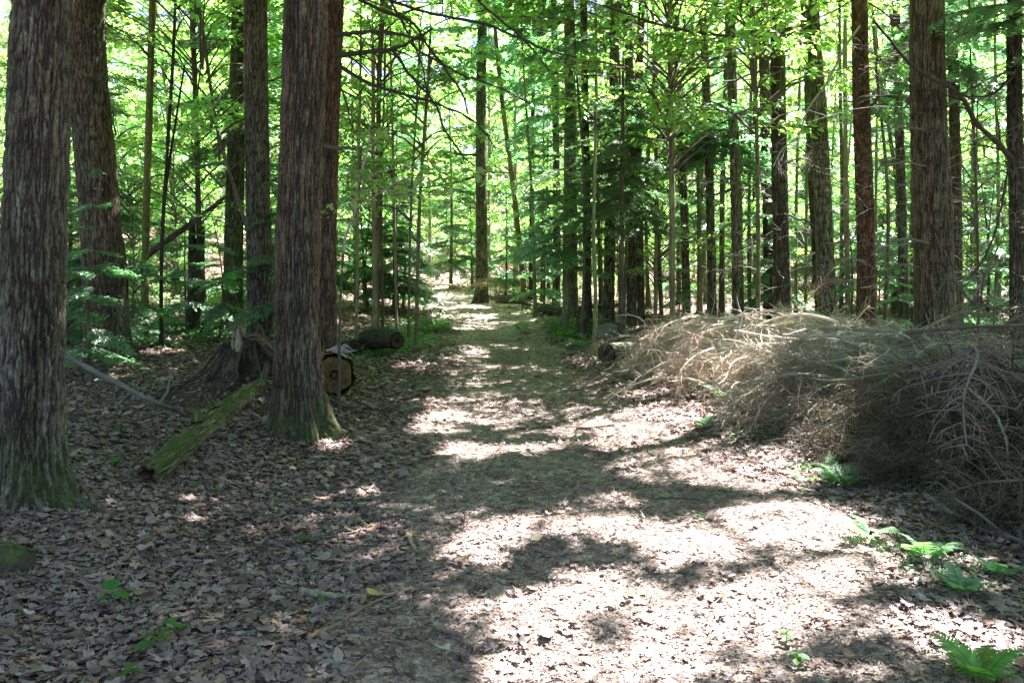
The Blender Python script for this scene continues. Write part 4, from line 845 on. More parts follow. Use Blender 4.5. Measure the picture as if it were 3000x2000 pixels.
for k, (t, x, y) in enumerate([(tT, 2145, 560), (tT, 2150, 470), (tT, 2135, 380), (tT, 2150, 640), (tS, 1988, 600), (tR, 1890, 560), (tP, 1692, 420), (tQ, 1794, 380), (tQ, 1790, 260), (tU, 2335, 520), (tT, 2130, 300), (tO, 1630, 450)]):
    Yt = t[1][1]; s = [-1, 1][k % 2]; L = (95 + 60 * rs.rand()); limb_part(t, [(x, y), (x + s * L * .5, y - 6 + rs.randn() * 8), (x + s * L, y + 10 + rs.randn() * 18)], Yt - .1, Yt - 1.2, 5, 2, 14, .55, (.19, .165, .145), .3, .6)

# ------------------------------------------------------------------ stump with its torn wood
sb = np.array([STUMP[0], STUMP[1], float(ground_h(*STUMP))])
r = thing('stump', sb, 'rotten stump torn into jagged spikes left of the broad trunk', 'stump')
gg, _ = bark_trunk([sb - [0, 0, .25], sb + [0, 0, .2], sb + [.02, 0, .56]], [.28, .22, .18], 80, .02, 71, jag=.45, plate=(.10, .075, .055), furrow=(.016, .012, .01), moss=.3, flare=.08, lichen=.1, cell=(.03, .2), lobes=[(-1.6, .4, .1), (-2.6, .4, .12)]); gg.build('trunk', M_WOOD, r, sb)
def shard(parent, b, pts, rad, s, col=(.2, .16, .125), moss=.2, name='wood_spike', seg=28, **kw):
    gg, _ = bark_trunk(smooth_path(pts, 12), rad, seg, .012, s, plate=col, furrow=(.04, .03, .022), cell=(.02, .16), depth=.008, lichen=.2, moss=moss, wob=.16, **kw) if False else bark_trunk(smooth_path(pts, 12), np.interp(np.linspace(0, 1, 12), np.linspace(0, 1, len(rad)), rad), seg, .012, s, plate=col, furrow=(.04, .03, .022), cell=(.02, .16), depth=.008, lichen=.2, moss=moss, wob=.16, **kw)
    return gg.build(name, M_WOOD, parent, b)
Ys = STUMP[1] - .15
shard(r, sb, [at(568, 890, Ys), at(562, 830, Ys), at(552, 780, Ys), at(546, 742, Ys)], [.19, .15, .10, .02], 72, (.38, .31, .25))
shard(r, sb, [at(545, 880, Ys - .1), at(560, 820, Ys - .1), at(572, 790, Ys)], [.07, .05, .008], 73)
shard(r, sb, [at(605, 880, Ys), at(600, 820, Ys), at(592, 780, Ys), at(597, 742, Ys)], [.10, .06, .035, .006], 74, (.16, .12, .09))
shard(r, sb, [at(640, 830, Ys + .1), at(612, 795, Ys), at(588, 776, Ys - .05), at(562, 778, Ys - .1)], [.12, .09, .06, .025], 75, (.18, .13, .10))
shard(r, sb, [at(598, 780, Ys), at(600, 765, Ys), at(590, 742, Ys)], [.035, .02, .004], 76, (.22, .15, .10))
g = Geo()
for k in range(16):
    a = rs.rand() * 6.28; R0 = .12 + .2 * rs.rand(); L = .5 + .6 * rs.rand(); q = []
    for s in np.linspace(0, 1, 9):
        a += rs.randn() * .12; rr_ = R0 + L * s; x, y = STUMP[0] + math.cos(a) * rr_, STUMP[1] + math.sin(a) * rr_ * .9; q.append([x, y, float(ground_h(x, y)) + .05 * (1 - s) + .03 * rs.rand() + .22 * (1 - s) ** 3])
    tube(g, smooth_path(q, 14), np.linspace(.012 + .01 * rs.rand(), .003, 14), 5, np.array([.05, .037, .03]) * (.6 + rs.rand()))
g.build('rootwork', M_WOOD, r, sb)
# mossy log propped from the leaves up to the stump
p0 = G(338, 1112); p0 = p0 + [0, 0, .066]
p1 = at(598, 880, 7.75)
r = thing('mossy_log', (p0[0], p0[1], float(ground_h(p0[0], p0[1]))), 'green mossy log slanting up from the leaves to the stump', 'log')
lb = np.array(r.location)
ax_ = smooth_path([p0, p0 * .66 + p1 * .34 + [0, 0, .01], p0 * .33 + p1 * .67 + [0, 0, .015], p1], 14)
gg, _ = bark_trunk(ax_, np.interp(np.linspace(0, 1, 14), [0, .1, .5, .85, 1], [.074, .082, .074, .062, .04]), 110, .012, 81, cell=(.03, .16), depth=.006, plate=(.26, .23, .13), furrow=(.05, .04, .022), moss=.85, moss_up=True, lichen=.25, wob=.12)
gg.build('log_body', M_WOOD, r, lb)
inn = Geo(); d = (p1 - p0) / np.linalg.norm(p1 - p0); tube(inn, [p0 - d * .004, p0 + d * .12, p0 + d * .3], [.05, .04, .01], 20, (.012, .009, .007)); V, Q, T, c = inn.arr()
e = Geo(); ring = 40; T2, N2, B2 = frames(np.array([p0, p0 + d])); th = np.arange(ring) * 2 * math.pi / ring
ro = .077 * (1 + .03 * np.sin(th * 5 + 1)); ri = .050 * (1 + .12 * np.sin(th * 3) + .08 * np.sin(th * 7))
Vo = p0 + ro[:, None] * (N2[0] * np.cos(th)[:, None] + B2[0] * np.sin(th)[:, None]) + d * .004; Vi = p0 + ri[:, None] * (N2[0] * np.cos(th)[:, None] + B2[0] * np.sin(th)[:, None]) - d * (.02 * np.sin(th * 4))[:, None]
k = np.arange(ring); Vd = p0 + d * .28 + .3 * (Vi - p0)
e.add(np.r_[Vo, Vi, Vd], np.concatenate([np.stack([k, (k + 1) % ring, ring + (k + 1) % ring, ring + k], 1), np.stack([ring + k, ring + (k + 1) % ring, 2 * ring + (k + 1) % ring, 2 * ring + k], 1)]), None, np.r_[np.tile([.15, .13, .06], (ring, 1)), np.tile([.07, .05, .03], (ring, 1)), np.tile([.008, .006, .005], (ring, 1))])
e.build('hollow_end', M_WOOD, r, lb)
shard(r, lb, [ax_[5] + [0, 0, .08], ax_[5] + [-.02, .02, .15], ax_[5] + [-.09, .0, .19]], [.045, .032, .02], 82, (.2, .17, .09), .8, 'knot')
shard(r, lb, [ax_[7] + [0, 0, .07], ax_[7] + [-.05, .03, .13], ax_[7] + [-.08, .03, .20]], [.04, .03, .02], 83, (.2, .17, .1), .6, 'knot')
shard(r, lb, [p1 - d * .1, p1 + d * .06, p1 + d * .12 + [.02, 0, .16]], [.045, .03, .005], 84, (.2, .17, .12), .1, 'wood_spike')

def log(name, label, cat, P, rad, s, cap=None, capcol=(.3, .24, .17), **kw):
    P = np.asarray(P, float); b = P[0].copy(); b[2] = float(ground_h(b[0], b[1])); r = thing(name, b, label, cat)
    n = max(4, len(P)); PP = smooth_path(P, n * 3); rr = np.interp(np.linspace(0, 1, n * 3), np.linspace(0, 1, len(rad)), rad)
    k = dict(cell=(.03, .15), depth=.01, plate=(.17, .145, .12), lichen=.3, moss=.4, moss_up=True, wob=.07); k.update(kw)
    gg, _ = bark_trunk(PP, rr, 64, .025, s, **k); gg.build('log_body', M_WOOD, r, b)
    for end, on in ((0, cap in ('start', 'both')), (1, cap in ('end', 'both', 'start'))):
        if not on: continue
        p = PP[0] if end == 0 else PP[-1]; q = PP[1] if end == 0 else PP[-2]; dd = (p - q) / np.linalg.norm(p - q); ra = rr[0] if end == 0 else rr[-1]
        T2, N2, B2 = frames(np.array([p, p + dd])); th = np.arange(32) * 2 * math.pi / 32; V = [p + dd * .004]; c = [np.array(capcol) * .8]; ph_ = rs.rand() * 6; wv_ = 1 - .07 * np.abs(np.sin(th * 2.5 + ph_)) - .05 * rs.rand(32)
        for m, f in enumerate([.25, .5, .75, .98]):
            V += list(p + dd * (.004 + .006 * rs.rand()) + (f * wv_)[:, None] * ra * (N2[0] * np.cos(th)[:, None] + B2[0] * np.sin(th)[:, None])); c += [np.array(capcol) * (.75 + .12 * m) * (.6 + .8 * rs.rand()) for _ in th]
        T = [[0, 1 + i, 1 + (i + 1) % 32] for i in range(32)]; Q = [[1 + m * 32 + i, 1 + m * 32 + (i + 1) % 32, 33 + m * 32 + (i + 1) % 32, 33 + m * 32 + i] for m in range(3) for i in range(32)]
        e = Geo(); e.add(V, Q, T, c); e.build('cut_end', M_WOOD, r, b)
    return r, b
r, b = log('mossy_log', 'thick yellow mossed log end poking out behind the broad trunk', 'log', [at(768, 860, 9.9), at(735, 864, 10.4), at(690, 868, 11.0)], [.23, .26, .27], 91, 'start', (.10, .07, .032), moss=.9, plate=(.30, .24, .10), jag=.12, depth=.03)
for k in range(9): pass
g = Geo()
for k in range(12):
    o = at(745 + 40 * rs.rand(), 803 + 4 * rs.rand(), 9.8); tube(g, smooth_path([o, o + [.08, -.03, .03 * rs.randn()], o + [.14 + .14 * rs.rand(), -.08, -.03 + .05 * rs.randn()]], 6), [.010, .009, .008, .006, .003, .001], 4, (.5, .47, .43))
g.build('splintered_wood', M_TWIG, r, b)
log('rotten_log', 'short dark rotten log among green plants left of the trail', 'log', [at(838, 783, 15.0), at(875, 775, 14.8), at(912, 782, 14.4)], [.17, .18, .13], 92, 'both', (.05, .035, .025), moss=.6, plate=(.13, .10, .075))
log('rotten_log', 'small mossy log piece touching the left sapling cluster', 'log', [at(793, 796, 14.6), at(815, 795, 14.3)], [.09, .10], 93, 'both', (.05, .035, .025), moss=.6, plate=(.13, .10, .075))
log('cut_log', 'cut pale log with dark round end left of the brush pile', 'log', [at(1393, 812, 14.4), at(1430, 808, 14.8), at(1500, 800, 15.4)], [.165, .16, .15], 94, 'start', (.10, .07, .05), moss=.2, plate=(.34, .32, .27), lichen=.5)
log('fallen_log', 'brown sawn log lying right of the trail below the pale trunk', 'log', [at(1243, 713, 23.0), at(1290, 716, 22.5), at(1345, 728, 21)], [.13, .125, .11], 95, 'start', (.09, .07, .05), plate=(.18, .14, .11))
log('fallen_log', 'long thin fallen trunk behind the sawn log', 'log', [at(1130, 685, 27.5), at(1190, 689, 26.5), at(1262, 703, 25)], [.07, .065, .05], 96, None, plate=(.22, .19, .15))
log('fallen_log', 'second thin fallen trunk crossing behind the sawn log', 'log', [at(1140, 692, 27.0), at(1200, 694, 26.0), at(1235, 708, 24.5)], [.06, .06, .04], 97, 'start', plate=(.15, .12, .09))
log('fallen_log', 'pale thin fallen trunk lying just right of the sawn log', 'log', [at(1310, 712, 22.5), at(1370, 704, 22.2), at(1420, 700, 22)], [.05, .045, .03], 98, 'start', plate=(.36, .33, .28))
log('leaning_pole', 'dead pole leaning up to the right behind the left trunks', 'dead pole', [at(330, 592, 16.5), at(380, 555, 16.5), at(450, 505, 16.4), at(523, 448, 16.4)], [.06, .045, .035, .02], 99, 'start', plate=(.22, .19, .16), moss=.1)
log('low_stump', 'low moss covered stump at the right trail edge', 'stump', [G(1345, 775) - [0, 0, .08], G(1345, 775) + [0.02, 0, .2], G(1345, 775) + [.02, .0, .33]], [.27, .21, .12], 100, 'end', (.06, .06, .03), moss=.9, plate=(.08, .07, .05))
# rocks
def rock(label, p, sz, s, col, moss):
    n = 26; th, ph = np.meshgrid(np.arange(n) * 2 * math.pi / n, np.linspace(.02, math.pi * .75, 16)); D = np.stack([np.cos(th) * np.sin(ph), np.sin(th) * np.sin(ph), np.cos(ph)], -1).reshape(-1, 3)
    rr_ = .75 + .5 * fbm(D[:, 0] * 1.4, D[:, 1] * 1.4, D[:, 2] * 1.4, s, 4); V = D * rr_[:, None] * np.array(sz) + p; i = np.arange(15)[:, None] * n; j = np.arange(n)[None]; k = (j + 1) % n
    Q = np.stack([i + j, i + n + j, i + n + k, i + k], -1).reshape(-1, 4); m = (sst(.45, .6, fbm(D[:, 0] * 4, D[:, 1] * 4, D[:, 2] * 4, s + 3, 3)) * sst(0, .6, D[:, 2]) * moss)[:, None]
    g = Geo(); g.add(V, Q, None, np.array(col) * (1 - m) + np.array([.07, .11, .03]) * m); o = g.build('rock', M_WOOD, None, p); o.location = tuple(p); tag(o, label, 'rock')
rock('grey lichen covered rock behind the cut pale log', G(1400, 775) + [0, 0, .0], (.4, .3, .3), 5, (.22, .22, .2), .4)
rock('dark mossy rock in the bottom left corner', G(5, 1300) + [0, 0, 0], (.17, .15, .12), 6, (.06, .05, .04), .9)
rock('small dark mossy rock left of the rotten log', G(800, 800) + [0, 0, 0], (.2, .15, .13), 7, (.05, .045, .035), .5)

# ------------------------------------------------------------------ sticks lying about
def stick(label, pts, r0, r1, col=(.2, .165, .135), lift=.015, ntw=0, name='fallen_stick', cat='stick', zs=None):
    P = []
    for i, p in enumerate(pts):
        q = G(*p) if len(p) == 2 else at(*p); P.append(q + [0, 0, lift + r0 * .6] if len(p) == 2 else q)
    n = 22; P = smooth_path(P, n); P = P + np.cumsum(rs.randn(n, 3) * [.004, .004, .001], 0)
    g = Geo(); tube(g, P, np.linspace(r0, r1, n) * (1 + .12 * rs.randn(n)), 7, np.array(col)[None] * (.8 + .4 * rs.rand(n, 1)))
    D = np.gradient(P, axis=0); D /= np.linalg.norm(D, axis=1)[:, None]
    for k in range(ntw):
        i = rs.randint(3, n - 2); d = D[i] + rs.randn(3) * .5; d[2] = abs(d[2]) * .5; d /= np.linalg.norm(d); L = (.08 + .25 * rs.rand()) * (r0 / .015)
        tube(g, [P[i], P[i] + d * L * .5 + rs.randn(3) * .01, P[i] + d * L], [r1 * .9, r1 * .7, r1 * .3], 5, col)
    b = P[0]; o = g.build(name, M_TWIG, None, b); o.location = tuple(b); return tag(o, label, cat)
stick('long bare grey branch slanting down right from behind the closest trunk', [(120, 800, 8.4), (240, 862, 7.7), (350, 920, 7.2), (445, 967)], .030, .017, (.15, .145, .125), 0, 1, 'fallen_branch', 'branch')
stick('short peeled yellowish stick on the shaded left of the trail', [(938, 1228), (950, 1262), (958, 1282)], .014, .009, (.38, .30, .19))
stick('dark stick on the sunlit middle of the trail', [(1322, 990), (1370, 985), (1415, 975)], .018, .010, (.16, .12, .10))
stick('brown bark strip lying across the trail below the dark stick', [(1335, 1040), (1370, 1043), (1402, 1050)], .022, .015, (.2, .13, .10))
stick('short twig beside the pale yellow leaf', [(1262, 1240), (1285, 1248), (1302, 1262)], .009, .005, (.25, .2, .17))
stick('thin stick lying left of the trail among shaded leaves', [(700, 1246), (780, 1240), (870, 1214)], .008, .005, (.17, .14, .12), ntw=2)
stick('brown root like stick near the bottom centre', [(1000, 1452), (1040, 1470), (1082, 1498)], .016, .009, (.24, .17, .12), ntw=1)
stick('thin orange brown stick curving along the lower left leaves', [(700, 1478), (780, 1440), (860, 1390), (905, 1372)], .010, .005, (.3, .19, .12), ntw=1)
stick('long bent branch on the shaded ground below the brush pile', [(2125, 1152), (2180, 1190), (2260, 1222), (2352, 1262)], .022, .014, (.2, .19, .17), .03, 3, 'fallen_branch', 'branch')
stick('thin reddish stick at the edge of the lower sun patch', [(1905, 1165), (1960, 1178), (2018, 1200)], .008, .005, (.32, .25, .22))
stick('curved thin twig standing up from the right of the trail', [(1480, 1200), (1470, 1185), (1482, 1172), (1530, 1162)], .007, .004, (.35, .3, .26), .02)
stick('dark root crossing the ground right of the broad trunk', [(752, 920), (800, 945), (860, 960), (905, 975)], .026, .014, (.10, .075, .06), .01, 2)
stick('crooked dark stick left of the sunlit patch beside the broad trunk', [(820, 930), (870, 950), (900, 968)], .02, .012, (.08, .065, .055), .02, 3)
stick('flat piece of grey bark among the lower left leaves', [(690, 1368), (745, 1378), (805, 1388)], .03, .022, (.26, .23, .17), 0)
stick('thin fallen twig pointing at the root flare of the broad trunk', [(575, 950), (610, 975), (650, 1008)], .008, .005, (.3, .25, .2), .03)
stick('short thin branch left of the small sapling at the trail edge', [(930, 948), (985, 940), (1040, 938)], .009, .005, (.2, .17, .14))
stick('mottled short log chunk near the green plants left', [(800, 842), (828, 826), (852, 812)], .045, .035, (.25, .22, .13), 0, 0, 'fallen_branch', 'branch')
stick('thin dark stick on shaded trail right of centre', [(1490, 1150), (1560, 1150), (1625, 1160)], .007, .004, (.13, .10, .085), .01, 2)
stick('very thin twig across the upper trail', [(1185, 985), (1230, 986), (1290, 978)], .010, .005, (.15, .12, .10), .01, 1)
stick('broken grey twig near the left edge shade', [(255, 950), (300, 910), (330, 870)], .009, .005, (.25, .23, .2), .04, 3)
stick('dark twig by the left foot of the broad trunk', [(232, 1182), (290, 1215), (330, 1245)], .009, .004, (.1, .08, .07), .01, 1)
def loose_leaf(label, px, py, sz, col, ti=0, name='fallen_leaf', cat='leaf'):
    p = G(px, py) + [0, 0, .03]; V, Q, T, c = TM[ti]; M = rotm(rs.rand() * 6, -.1, .12) * sz
    g = Geo(); g.add(V @ M.T + p, None, T, c * np.array(col)); o = g.build(name, M_LIT, None, p, smooth=False); o.location = tuple(p); tag(o, label, cat)
loose_leaf('round pale yellow leaf on the middle of the trail', 1230, 1250, .10, (.66, .56, .36), 3)
loose_leaf('pale beige leaf on the shaded left side of the trail', 985, 1152, .095, (.5, .46, .34), 3)
loose_leaf('small whitish curled leaf near the pale beige leaf', 1020, 1136, .06, (.6, .6, .6), 4)
loose_leaf('orange curled leaf standing in the lower right sun patch', 1870, 1422, .09, (.5, .24, .08), 0)
loose_leaf('yellow leaf on the dark lower left litter', 862, 1376, .10, (.5, .33, .12), 3)
loose_leaf('orange leaf next to the thin orange brown stick', 692, 1436, .09, (.45, .26, .1), 1)
loose_leaf('pale lichened bark flake near the bottom centre', 1020, 1508, .11, (.5, .5, .42), 5, 'bark_flake', 'bark')
loose_leaf('tan leaf beside the mossy log', 405, 1072, .11, (.5, .4, .22), 3)
loose_leaf('rust coloured leaf on the bright ground below the ferns', 1602, 992, .12, (.35, .18, .09), 0)
loose_leaf('bleached leaf at the bottom left among brown leaves', 68, 1420, .07, (.55, .52, .42), 4)

# ------------------------------------------------------------------ ferns and seedlings
def frond(L, s, hue=(.2, .36, .2), width=.34):
    q = np.random.RandomState(s); x = np.linspace(0, 1, 12); c = lambda t: np.array([t * L * (1 - .12 * t), q2 * t * t * L, L * (.75 * t - .68 * t * t) * .9]); q2 = q.randn() * .12
    g = Geo(); tube(g, np.array([c(t) for t in x]), np.linspace(.0025, .0008, 12), 4, (.16, .2, .07))
    n = 17
    for k in range(n):
        t = .16 + .84 * (k + .5) / n; l = L * width * min(1, (t + .12) * 2.6) * (1 - t) ** .75 + .008; b = c(t)
        for sd_ in (-1, 1):
            a = sd_ * R(68 + q.randn() * 4); d = np.array([math.cos(a), math.sin(a), .05 + q.randn() * .05]); m = 6; w_ = l * .16; V = []; 
            sdv = np.array([-d[1], d[0], 0]) * sd_
            for i in range(m + 1):
                f = i / m; wd = w_ * (1 - f) ** .6 * (1.0 if i % 2 else .62) + .0006; p = b + d * l * f + np.array([0, 0, -.16 * l * f * f]); V += [p - sdv * wd, p + np.array([0, 0, -.002]), p + sdv * wd]
            Q = [[i * 3 + j, i * 3 + j + 1, i * 3 + j + 4, i * 3 + j + 3] for i in range(m) for j in range(2)]
            g.add(V, Q, None, np.array(hue) * (.8 + .4 * q.rand()))
    return g
def fern(label, px, py, L, n, seed, hue=(.2, .36, .2), y0=None):
    p = G(px, py); r = thing('fern', p, label, 'fern', 'ferns growing along the right of the trail'); q = np.random.RandomState(seed); a0 = q.rand() * 6
    for k in range(n):
        g = frond(L * (.7 + .4 * q.rand()), seed * 20 + k, hue); g2 = Geo(); g2.merge(g, rotm(a0 + k * 6.28 / n + q.randn() * .25, (.3 + .35 * q.rand()), q.randn() * .15))
        g2.build('frond', M_FERN, r)
fern('fern half lit at the foot of the pale end of the brush pile', 1672, 925, .42, 6, 1)
fern('small fern in bright light left of the pile foot', 1618, 985, .26, 5, 2)
fern('fern with long fronds below the middle of the brush pile', 1805, 985, .36, 6, 3)
fern('little bright fern just left of the one below the pile', 1770, 1005, .24, 4, 4)
fern('large shaded fern at the edge of the dark brush', 1935, 1122, .34, 7, 5)
fern('tiny upright sunlit fern left of the large shaded fern', 1848, 1112, .17, 2, 6, (.25, .36, .2))
fern('fern tucked close under the dark brush above the large fern', 1925, 1065, .22, 4, 7)
fern('light green fern on the brightest ground patch', 1995, 1240, .24, 5, 8)
fern('bluish green fern with arching fronds near the long bent branch', 2125, 1290, .26, 6, 9)
fern('fern at the lower right with toothed sunlit fronds', 2205, 1368, .25, 6, 10)
fern('shaded fern near the right edge', 2290, 1330, .2, 4, 11)
fern('fern at the bottom right corner closest to the viewer', 2255, 1580, .26, 6, 12, (.18, .36, .08))
fern('small fern beside the mossy stump on the right', 1330, 800, .4, 6, 13)
fern('fern on the grassy right side of the upper trail', 1200, 765, .45, 6, 14)
NL = BR_HI[0][0]
rowsV = np.array([0, .22, .45, .7, .88, 1.0]); hwV = np.array([.0, .24, .33, .26, .12, 0])
def seed_leaf(g, p, yaw, L, pitch, col):
    V = []
    for r_, h_ in zip(rowsV, hwV): V += [[r_, -h_, .10 * h_ * 2 - .18 * r_ * r_], [r_, 0, -.18 * r_ * r_], [r_, h_, .10 * h_ * 2 - .18 * r_ * r_]]
    Q = [[a * 3 + b, a * 3 + b + 1, a * 3 + b + 4, a * 3 + b + 3] for a in range(5) for b in range(2)]
    g.add(np.array(V) @ (rotm(yaw, pitch, rs.randn() * .15) * L).T + p, Q, None, np.array(col) * (.8 + .4 * rs.rand()))
def seedling(label, px, py, h, nl, L, col=(.07, .2, .035), group='seedlings sprouting through the leaves'):
    p = G(px, py); r = thing('seedling', p, label, 'seedling', group); g = Geo(); top = np.array([rs.randn() * .1 * h, rs.randn() * .1 * h, h]); tube(g, [np.zeros(3), top * .5 + [.005, 0, 0], top], [.0025, .002, .0015], 5, (.15, .16, .07)); g.build('stem', M_TWIG, r)
    a = rs.rand() * 6
    for k in range(nl):
        g = Geo(); seed_leaf(g, top * (1 - .25 * (k % 2)), a + k * 6.28 / nl + rs.randn() * .2, L * (.8 + .4 * rs.rand()), .1 + rs.randn() * .15, col); g.build('leaf', M_FERN, r)
for a in [('three leaved seedling on the dark litter at lower left', 262, 1402, .09, 4, .10), ('bright seedling beside the mossy rock at the left edge', 62, 1295, .07, 4, .08), ('seedling with narrow leaves near the bottom left', 345, 1505, .08, 4, .09), ('seedling near the bottom left, right of the narrow leaved one', 402, 1472, .07, 4, .08),
          ('small seedling left of the thin stick', 700, 1252, .05, 4, .055), ('tiny seedling between the mossy log and the lower litter', 398, 1158, .04, 3, .05), ('tiny seedling beside the shaded middle of the mossy log', 545, 1122, .04, 3, .05), ('seedling at the bottom edge left of centre', 300, 1565, .05, 3, .06),
          ('clover like seedling at the bottom right of the sun patches', 1830, 1528, .05, 5, .05), ('seedling just above the clover like one', 1805, 1478, .05, 4, .045), ('tiny seedling on the right shade band', 1665, 1142, .05, 4, .05), ('tiny seedling right of the curved twig', 1600, 1195, .04, 4, .04), ('tiny seedling on the left middle leaves', 740, 1385, .04, 3, .05),
          ('seedling with two leaves right of the broad trunk', 1205, 1160, .03, 3, .045), ('seedling on the root side of the broad trunk', 845, 990, .05, 3, .07), ('bright yellow green seedling at the right end of the mossed log', 855, 870, .08, 4, .07), ('seedling at right beside the rusty leaves', 2205, 1555, .05, 4, .045), ('small seedling on the left slope before the stump', 265, 1070, .05, 3, .06),
          ('seedling near the long bare branch', 275, 1000, .05, 3, .06), ('seedling cluster under the dark brush', 2080, 1120, .12, 5, .09), ('seedling in shade right below the dark brush', 2200, 1140, .10, 4, .08)]: seedling(*a)
# low sapling holding a few big leaves between the left trunks
b = col_base(560, 9.9); r = thing('sapling', b, 'drooping sapling with a few big leaves between stump and trunks', 'sapling'); g = Geo(); top = at(520, 632, 9.4); tube(g, smooth_path([b, (b + top) / 2 + [.1, 0, .1], top], 12), np.linspace(.008, .003, 12), 5, (.12, .10, .07)); g.build('stem', M_TWIG, r, b)
for k in range(7):
    g = Geo(); seed_leaf(g, top + rs.randn(3) * .04, rs.rand() * 6.28, .19, -.1 + rs.randn() * .2, (.09, .24, .06)); g.build('leaf', M_FERN, r, b)

# ------------------------------------------------------------------ green ground cover
def cover(areas):
    g = Geo(); V = np.array([[0, 0, 0], [.3, -.28, .05], [.72, -.22, .0], [1.0, 0, -.1], [.72, .22, .0], [.3, .28, .05]]); t = (V, np.array([[0, 1, 2, 3], [0, 3, 4, 5]]), np.zeros((0, 3), int), np.ones((6, 3)))
    for (x0, x1, y0, y1, n, sz, hh) in areas:
        c = G((x0 + x1) / 2, (y0 + y1) / 2); a = G(x0, (y0 + y1) / 2); b = G(x1, (y0 + y1) / 2); f = G((x0 + x1) / 2, y1)[1]; k = G((x0 + x1) / 2, y0)[1]
        X_ = c[0] + (b[0] - a[0]) / 2 * rs.randn(n) * .55; Y_ = (f + k) / 2 + (k - f) / 2 * rs.randn(n) * .55; keep = (vn(X_ * 2.2, Y_ * 2.2, 0, 91) > .42) & ((np.abs(X_ - trail_x(Y_)) > trail_w(Y_) * .75) | (rs.rand(n) < .08)); X_, Y_ = X_[keep], Y_[keep]; m = len(X_)
        if not m: continue
        P = np.stack([X_, Y_, ground_h(X_, Y_) + .02 + hh * rs.rand(m) * vn(X_ * 3, Y_ * 3, 0, 92)], 1)
        scatter(g, t, rotm(rs.rand(m) * 6.28, rs.randn(m) * .35, rs.randn(m) * .35) * (sz * (.6 + .8 * rs.rand(m)))[:, None, None], P, np.array([.10, .21, .075]) * (.6 + .8 * rs.rand(m, 1)))
    o = g.build('ground_cover', M_BRD, smooth=False); tag(o, 'low green plants carpeting the edges of the trail', 'ground cover', kind='stuff')
cover([(900, 1060, 735, 800, 5200, .07, .25), (1200, 1400, 740, 800, 3600, .07, .2), (330, 560, 745, 800, 3200, .08, .25), (780, 920, 770, 840, 2600, .06, .2), (1590, 1760, 975, 1015, 900, .04, .08), (1800, 2000, 1070, 1125, 250, .04, .08), (1580, 1700, 1120, 1150, 300, .035, .04),
       (160, 330, 760, 830, 3000, .07, .35), (1150, 1300, 700, 740, 1500, .09, .2), (1450, 2300, 640, 700, 7000, .1, .5), (200, 800, 640, 730, 8000, .1, .5), (1000, 1500, 640, 690, 5000, .12, .5), (2050, 2330, 1080, 1180, 300, .04, .1), (2000, 2330, 1240, 1400, 350, .03, .05)])

# ------------------------------------------------------------------ the brush pile of dead hemlock boughs
def dead_bough(seed, nsec=22, fine=11):
    q = np.random.RandomState(seed); g = Geo(); bend = q.randn() * .2; arch = .25 + .2 * q.rand()
    cl = lambda s: np.array([s * (1 - .15 * s), bend * s * s + .02 * math.sin(s * 9 + seed), arch * s - (arch + .22) * s * s])
    tube(g, np.array([cl(s) for s in np.linspace(0, 1, 12)]), np.linspace(.013, .003, 12), 5, (.36, .32, .28))
    for k in range(nsec):
        s = .12 + .88 * (k + q.rand()) / nsec
        for sd_ in (-1, 1):
            if q.rand() < .12: continue
            l = .36 * (1 - s) ** .6 * (.5 + .8 * q.rand()) + .06; a = sd_ * R(50 + 14 * q.randn()); d = np.array([math.cos(a), math.sin(a), .1 + q.randn() * .25]); b = cl(s); m = 6; p = [b]
            for i in range(m - 1): d = d + q.randn(3) * .12 + [0, 0, -.10]; d /= np.linalg.norm(d); p.append(p[-1] + d * l / (m - 1))
            p = np.array(p); tube(g, p, np.linspace(.0042, .0012, m), 3, np.array([.26, .215, .17]) * (.75 + .5 * q.rand()))
            for j in range(fine):
                f = q.rand() * (m - 1.01); i = int(f); o = p[i] + (p[i + 1] - p[i]) * (f - i); e = d * .3 + q.randn(3) * .55 + [0, 0, -.25]; e /= np.linalg.norm(e); l3 = .04 + .08 * q.rand(); e2 = e + [0, 0, -.5] + q.randn(3) * .2; e2 /= np.linalg.norm(e2)
                sv = np.cross(e, q.randn(3)); sv /= np.linalg.norm(sv); wv = .0014; mid_ = o + e * l3 * .5; en = mid_ + e2 * l3 * .5
                g.add([o - sv * wv, o + sv * wv, mid_ + sv * wv * 1.4, mid_ - sv * wv * 1.4, en], [[0, 1, 2, 3]], [[3, 2, 4]], np.array([.25, .21, .17]) * (.6 + .7 * q.rand()))
    return g.arr()
DB = [dead_bough(200 + k) for k in range(6)]
